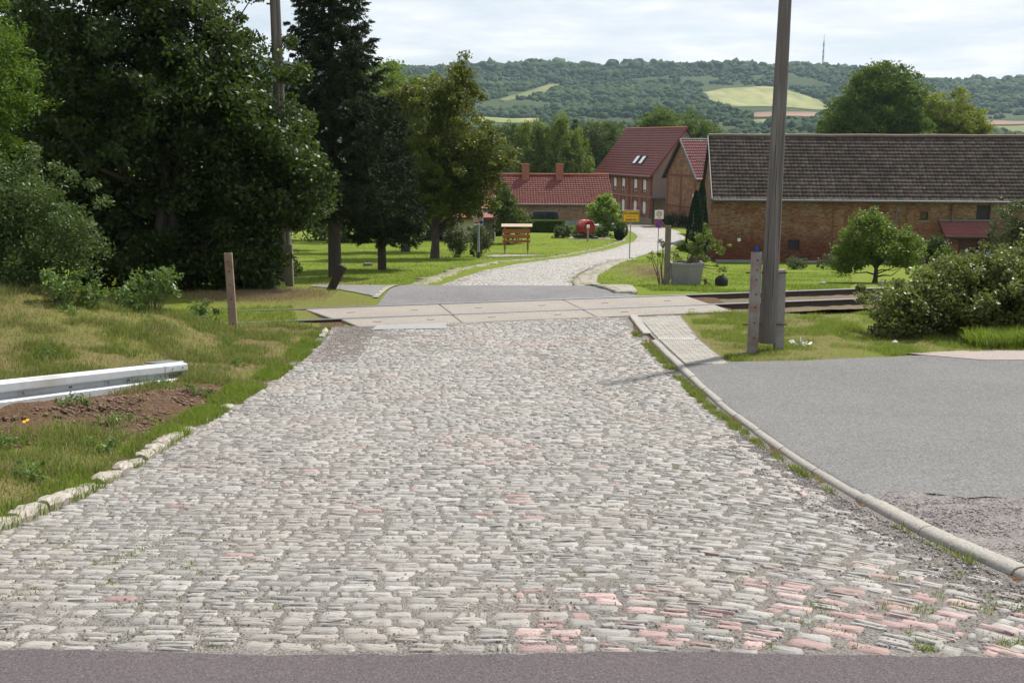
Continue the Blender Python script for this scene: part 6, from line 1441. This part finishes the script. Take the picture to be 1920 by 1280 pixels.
def lamp_post():
    Y = 59.5; p = np.array(gp(895, 484, Y)); x = at(897, 400, Y)[0]; p[0] = x
    t = empty('street_lamp', p, 'grey street lamp post with black foot rising into the maple crown', 'street lamp')
    MB().tube([(x, Y, p[2]-.1), (x, Y, p[2]+3.2), (x, Y, p[2]+5.6)], [.075, .07, .05], 12).build('pole', X_('paint_grey'), t, smooth=True)
    MB().tube([(x, Y, p[2]-.1), (x, Y, p[2]+.36)], .083, 12).build('foot', X_('paint_black'), t)
    MB().tube([(x, Y, p[2]+5.5), (x+.3, Y-.2, p[2]+5.75), (x+.7, Y-.4, p[2]+5.8)], .035, 8).build('arm', X_('paint_grey'), t); MB().box((x+.85, Y-.5, p[2]+5.78), (.5, .22, .12), bev=.03).build('lamp_head', X_('paint_grey'), t)
    a_, b_ = at(887.5, 393.5, Y-.1), at(906, 421.5, Y-.1); c = np.array([(a_[0]+b_[0])/2, Y-.1, (a_[2]+b_[2])/2]); W, Hh = b_[0]-a_[0], a_[2]-b_[2]
    q = empty('election_poster', c-np.array([0, 0, Hh/2]), 'white campaign poster with a portrait and red lines strapped to the lamp post', 'poster')
    MB().box(c, (W, .012, Hh)).build('sheet', X_('paint_white'), q)
    f = lambda x_, z_, w_, h_, m_, nm, r=.007: MB().box(c+np.array([x_*W, -r, z_*Hh]), (w_*W, .003, h_*Hh)).build(nm, X_(m_), q)
    el = lambda x_, z_, rx_, rz_, m_, nm, r: (lambda mb: (mb.poly([c+np.array([(x_+rx_*math.cos(a))*W, -r, (z_+rz_*math.sin(a))*Hh]) for a in np.linspace(0, 6.283, 25)[:-1]]), mb.build(nm, X_(m_), q)))(MB())
    el(.18, .12, .29, .33, 'hair', 'hair', .0075); el(.20, .06, .19, .25, 'skin', 'face', .0085); f(.14, -.27, .5, .2, 'skin', 'shoulders', .0068)
    for z_ in (.12, .16): pass
    f(-.31, .20, .3, .035, 'paint_red', 'red_line'); f(-.31, .13, .3, .035, 'paint_red', 'red_line'); f(-.31, .05, .3, .035, 'paint_red', 'red_line'); f(-.28, .33, .15, .06, 'paint_grey', 'grey_mark'); f(-.22, -.37, .46, .1, 'paint_red', 'red_band')
    for z_ in (-.05, -.12, -.19, -.26): f(-.27, z_, .38, .03, 'paint_grey', 'text_line')
    MB().disc(c+np.array([.3*W, -.009, -.34*Hh]), (0, -1, 0), .19*W, 0, .003).build('blue_dot', X_('paint_blue'), q)
lamp_post()
def drum():
    Y = 96.; k = Y/FPX; c = at(1098, 426, Y); R_ = 13.8*k; p = (c[0], Y, h1(c[0], Y)); ax = np.array([.52, -.85, 0]); ax /= np.linalg.norm(ax)
    c[2] = max(c[2], p[2]+R_+.25); t = empty('red_drum', p, 'large glossy red steel drum displayed on black timbers on the lawn', 'drum')
    prf = [(-.55, R_*.93), (-.52, R_*1.0), (-.30, R_), (-.28, R_*1.03), (-.24, R_*1.03), (-.22, R_), (.22, R_), (.24, R_*1.03), (.28, R_*1.03), (.30, R_), (.50, R_), (.56, R_*.95), (.60, R_*.80)]
    MB().tube([c+ax*a for a, r in prf], [r for a, r in prf], 32).build('shell', X_('drum_red'), t, smooth=True)
    MB().disc(c+ax*.585, ax, R_*.9, R_*.80, .04).build('rim', X_('drum_red'), t); hub = MB().disc(c+ax*.60+np.array([-.1, 0, -.32]), ax, .24, .17, .04, n=16).build('flange', X_('galvanised'), t)
    MB().box(c-ax*.05+np.array([-.62*R_, -.3, .50*R_]), (.28, .06, .2)).build('yellow_plate', X_('paint_yellow'), t)
    for dx in (-.55, .55): MB().box((c[0]+dx*.7, Y-.1, p[2]+.12), (.5, 1.9, .22), rx=(.85, .52, 0), ry=(-.52, .85, 0), bev=.02).build('timber', X_('paint_black'), t)
    MB().box((c[0], Y-.5, p[2]+.28), (1.9, .2, .14), bev=.02).build('timber', X_('paint_black'), t)
    q = np.array(gp(1102, 450, 91)); s_ = empty('meter_post', q, 'short grey post with a small white box in front of the red drum', 'post')
    MB().tube([q, q+np.array([0, 0, 1.15])], .075, 10).build('post', X_('concrete'), s_); MB().box(q+np.array([.02, -.02, 1.27]), (.26, .2, .26), bev=.02).build('box', X_('paint_white'), s_)
    sheet('drum_pad', [(p[0]-1.6, Y-1.0), (p[0]-1.6, Y+1.2)], [(p[0]+2.2, Y-1.2), (p[0]+2.2, Y+1.2)], 'concrete_patch', .04, .5)
drum()
def car(name, label, x, Y, L, Hh, mat, glass=True, yaw=0):
    z = h1(x, Y); t = empty(name, (x, Y, z), label, 'car'); W = 1.75
    # side profile extruded along y
    pr = [(-L/2, .35), (-L/2, .95), (-L/2+.25, 1.02), (-L*.32, Hh-.05), (-L*.28, Hh), (L*.30, Hh), (L*.36, Hh-.08), (L*.40, 1.1), (L/2-.05, 1.0), (L/2, .85), (L/2, .35)]
    m_ = MB(); a_ = [(x+p, Y-W/2, z+q) for p, q in pr]; b_ = [(x+p, Y+W/2, z+q) for p, q in pr]; m_.poly(a_); m_.poly(b_)
    for i in range(len(pr)): j = (i+1) % len(pr); m_.poly([a_[i], a_[j], b_[j], b_[i]])
    m_.build('body', X_(mat), t)
    for x0, x1 in ((-L*.25, -.05), (.05, L*.30)): MB().poly([(x+x0, Y-W/2-.006, z+1.1), (x+x1, Y-W/2-.006, z+1.1), (x+x1-.06, Y-W/2-.006, z+Hh-.14), (x+x0+.08, Y-W/2-.006, z+Hh-.14)]).build('side_window', X_('glass'), t)
    for dx in (-L*.31, L*.31):
        for s in (-1, 1): w_ = MB().tube([(x+dx, Y+s*(W/2-.2), z+.34), (x+dx, Y+s*(W/2+.02), z+.34)], .34, 18).build('wheel', X_('rubber'), t); MB().tube([(x+dx, Y+s*(W/2-.1), z+.34), (x+dx, Y+s*(W/2+.03), z+.34)], .19, 14).build('rim', X_('galvanised'), w_)
    return t
car('parked_car', 'dark off-road car parked behind the clipped hedge', at(1022, 410, 112)[0], 112.5, 3.6, 1.95, 'car_dark')
def trailer():
    Y = 101.; x = at(1140, 430, Y)[0]; z = h1(x, Y); t = empty('trailer', (x, Y, z), 'low dark trailer parked behind the lime green tree', 'trailer')
    MB().box((x, Y, z+.62), (2.6, 1.5, .34), bev=.03).build('bed', X_('car_dark'), t)
    for dx in (-.3, .8): MB().tube([(x+dx, Y-.85, z+.32), (x+dx, Y-.62, z+.32)], .32, 16).build('wheel', X_('rubber'), t)
    MB().box((x-1.0, Y, z+.9), (.9, 1.3, .3), bev=.05).build('tarpaulin', X_('car_light'), t)
trailer()
p = gp(1165, 436, 107); tag(MB().tube([p, (p[0], p[1], p[2]+1.1)], .05, 8).build('marker_post', X_('paint_white'), base=p), 'thin white marker post behind the town sign at the road bend', 'post')
def roof_lamp():
    Y = 104.; x = at(1318, 360, Y)[0]; z = h1(x, Y); zt = at(1318, 302, Y)[2]; x2 = at(1306, 302, Y)[0]
    t = empty('street_lamp', (x, Y, z), 'thin grey street lamp in front of the glossy red roof', 'street lamp'); MB().tube([(x, Y, z), (x, Y, zt-.2), (x-.1, Y, zt)], [.06, .045, .04], 8).build('pole', X_('zinc'), t)
    MB().tube([(x-.1, Y, zt), (x2, Y, zt+.08)], .03, 6).build('arm', X_('zinc'), t); MB().box(((x2+x)/2-.15, Y, zt+.06), (.5, .2, .1), bev=.03).build('lamp_head', X_('zinc'), t)
roof_lamp()
# low retaining kerb wall at the right of the bend
pts_ = [(17.4, 104), (17.0, 98), (15.9, 91), (14.6, 86.5), (13.8, 83.5)]
MBx = MB().sweep([(x, y, h1(x, y)+.1) for x, y in pts_], [(-.15, -.3), (-.15, .3), (.15, .3), (.15, -.3)]); tag(MBx.build('low_wall', X_('concrete'), base=(15.9, 91, h1(15.9, 91))), 'low curved stone wall along the outside of the road bend', 'wall')
sheet('bend_footpath', [(17.8, 104), (17.4, 98), (16.3, 91), (15.0, 86.3)], [(19.5, 104), (18.8, 98), (17.0, 91), (15.6, 86)], 'path_slab', .25, .6, nx=3)
p = gp(985, 541, 33); tag(MB().disc((p[0], p[1], p[2]+.02), (0, 0, 1), .36, 0, .02).build('manhole_cover', X_('concrete'), base=p), 'pale round manhole cover in the asphalt behind the crossing', 'manhole')

# ------------------------------------------------------------------ hills: fields, scrub, mast
def field(poly_px, mat, lift=1.2):
    """draped field bounded by pixel outline given as (left, right) pairs from front to back"""
    L = [hit(u, v, 0, 400, 3400, 1.002)[:2] for u, v in poly_px[0]]; R = [hit(u, v, 0, 400, 3400, 1.002)[:2] for u, v in poly_px[1]]
    o = sheet('field', L, R, mat, lift, 14); FIELDS.append((np.array(L), np.array(R))); return o
FIELDS = []
field(([(1370, 203), (1325, 190), (1312, 176), (1355, 168), (1420, 164)], [(1560, 209), (1548, 200), (1535, 190), (1500, 178), (1450, 165)]), 'field_straw')
field(([(1400, 222), (1385, 217), (1420, 213)], [(1560, 226), (1560, 219), (1530, 213)]), 'field_soil')
field(([(1420, 236), (1412, 228)], [(1530, 236), (1530, 228)]), 'field_straw')
field(([(1760, 233), (1760, 224)], [(1990, 236), (1990, 227)]), 'field_soil')
field(([(1760, 256), (1760, 234)], [(2040, 258), (2040, 237)]), 'field_green')
field(([(935, 190), (960, 181), (1000, 170), (1030, 160)], [(945, 193), (985, 184), (1030, 172), (1052, 158)]), 'field_green')
field(([(880, 231), (880, 221)], [(1010, 233), (1010, 224)]), 'field_straw')
def scrub():
    rg = np.random.default_rng(9)
    t = (1+5**.5)/2; I = np.array([(-1, t, 0), (1, t, 0), (-1, -t, 0), (1, -t, 0), (0, -1, t), (0, 1, t), (0, -1, -t), (0, 1, -t), (t, 0, -1), (t, 0, 1), (-t, 0, -1), (-t, 0, 1)], float); I /= np.linalg.norm(I[0])
    Fi = [(0, 11, 5), (0, 5, 1), (0, 1, 7), (0, 7, 10), (0, 10, 11), (1, 5, 9), (5, 11, 4), (11, 10, 2), (10, 7, 6), (7, 1, 8), (3, 9, 4), (3, 4, 2), (3, 2, 6), (3, 6, 8), (3, 8, 9), (4, 9, 5), (2, 4, 11), (6, 2, 10), (8, 6, 7), (9, 8, 1)]
    V = [tuple(v) for v in I]; cache = {}; F2 = []
    def mid(a, b):
        k = (min(a, b), max(a, b))
        if k not in cache: m = (np.array(V[a])+np.array(V[b])); m /= np.linalg.norm(m); V.append(tuple(m)); cache[k] = len(V)-1
        return cache[k]
    for a, b, c in Fi: x, y, z = mid(a, b), mid(b, c), mid(c, a); F2 += [(a, x, z), (b, y, x), (c, z, y), (x, y, z)]
    T = np.array(V); F2 = np.array(F2)
    n = 27000; u = -.32+.92*rg.random(n); y = 620+1230*rg.random(n)**.8; x = u*y
    dens = fbm(x/140., y/140., 4)+.5*fbm(x/45., y/45., 2)
    k = (dens > -.24) | (y > 1700)
    def inf(L, R):
        ymin, ymax = min(L[:, 1].min(), R[:, 1].min()), max(L[:, 1].max(), R[:, 1].max()); oL, oR = np.argsort(L[:, 1]), np.argsort(R[:, 1])
        xl_ = np.interp(y, L[oL, 1], L[oL, 0]); xr_ = np.interp(y, R[oR, 1], R[oR, 0]); return (y > ymin-4) & (y < ymax+4) & (x > xl_-4) & (x < xr_+4)
    for L, R in FIELDS: k &= ~inf(L, R)
    # no scrub in front that would hide the fields
    x, y, dens = x[k], y[k], dens[k]; n = len(x)
    s = rg.uniform(2.0, 5.2, n)*np.where(dens > .12, 1.35, .8)*np.where(y > 1690, rg.uniform(.6, 1.7, n), 1); z = H(x, y)
    bl = np.ones((n, len(T)))+rg.normal(0, .20, (n, len(T)))
    az = rg.random(n)*6.28; c, q = np.cos(az)[:, None], np.sin(az)[:, None]; tx = T[:, 0][None]*c-T[:, 1][None]*q; ty = T[:, 0][None]*q+T[:, 1][None]*c
    P = np.stack([tx, ty, np.repeat(T[:, 2][None], n, 0)*.9], -1)*bl[..., None]*s[:, None, None]
    P += np.stack([x, y, z+s*.45], -1)[:, None]
    o = np_mesh('hillside_scrub', P.reshape(-1, 3), (F2[None]+(np.arange(n)*len(T))[:, None, None]).reshape(-1, 3), X_('scrub')); tag(o, 'dense green scrub and woodland covering the far hillside', 'woodland', kind='stuff')
scrub()
def mast():
    p = at(1542, 131, 1800); z = h1(p[0], 1800); zt = at(1542, 64, 1800)[2]; t = empty('telecom_mast', (p[0], 1800, z), 'thin lattice radio mast on the hill crest', 'mast')
    m_ = MB(); Hm = zt-z
    for a in (0, 2.09, 4.19): m_.tube([(p[0]+math.cos(a)*2.0, 1800+math.sin(a)*2.0, z-2), (p[0]+math.cos(a)*.45, 1800+math.sin(a)*.45, zt-10)], .34, 5)
    N = 14
    for k in range(N):
        r = lambda f_: 2.0-1.55*f_; f0, f1 = k/N, (k+1)/N
        for i in range(3):
            a, b = i*2.094, (i+1)*2.094; m_.tube([(p[0]+math.cos(a)*r(f0), 1800+math.sin(a)*r(f0), z+(Hm-10)*f0), (p[0]+math.cos(b)*r(f1), 1800+math.sin(b)*r(f1), z+(Hm-10)*f1)], .16, 4)
    m_.build('lattice', X_('mast'), t); MB().tube([(p[0], 1800, zt-11), (p[0], 1800, zt)], .3, 6).build('antenna', X_('mast'), t)
    for f_ in (.35, .5, .68): MB().tube([(p[0], 1800, z+Hm*f_), (p[0], 1800, z+Hm*f_+4)], 1.5, 8).build('antenna_drum', X_('mast'), t)
mast()

# ------------------------------------------------------------------ air
hm = bpy.data.materials.new('haze'); hm.use_nodes = True; ht = NT(hm.node_tree)
for nd in list(hm.node_tree.nodes): hm.node_tree.nodes.remove(nd)
pv = ht.n('ShaderNodeVolumePrincipled', {'Color': (.62, .80, 1, 1), 'Density': .000085, 'Anisotropy': .2}); ht.n('ShaderNodeOutputMaterial', {'Volume': pv.outputs[0]})
MATS['haze'] = hm
o = MB().box((0, 1780, 90), (13000, 3720, 240)).build('haze', X_('haze')); tag(o, 'thin bluish summer haze over the valley', 'haze', kind='stuff')
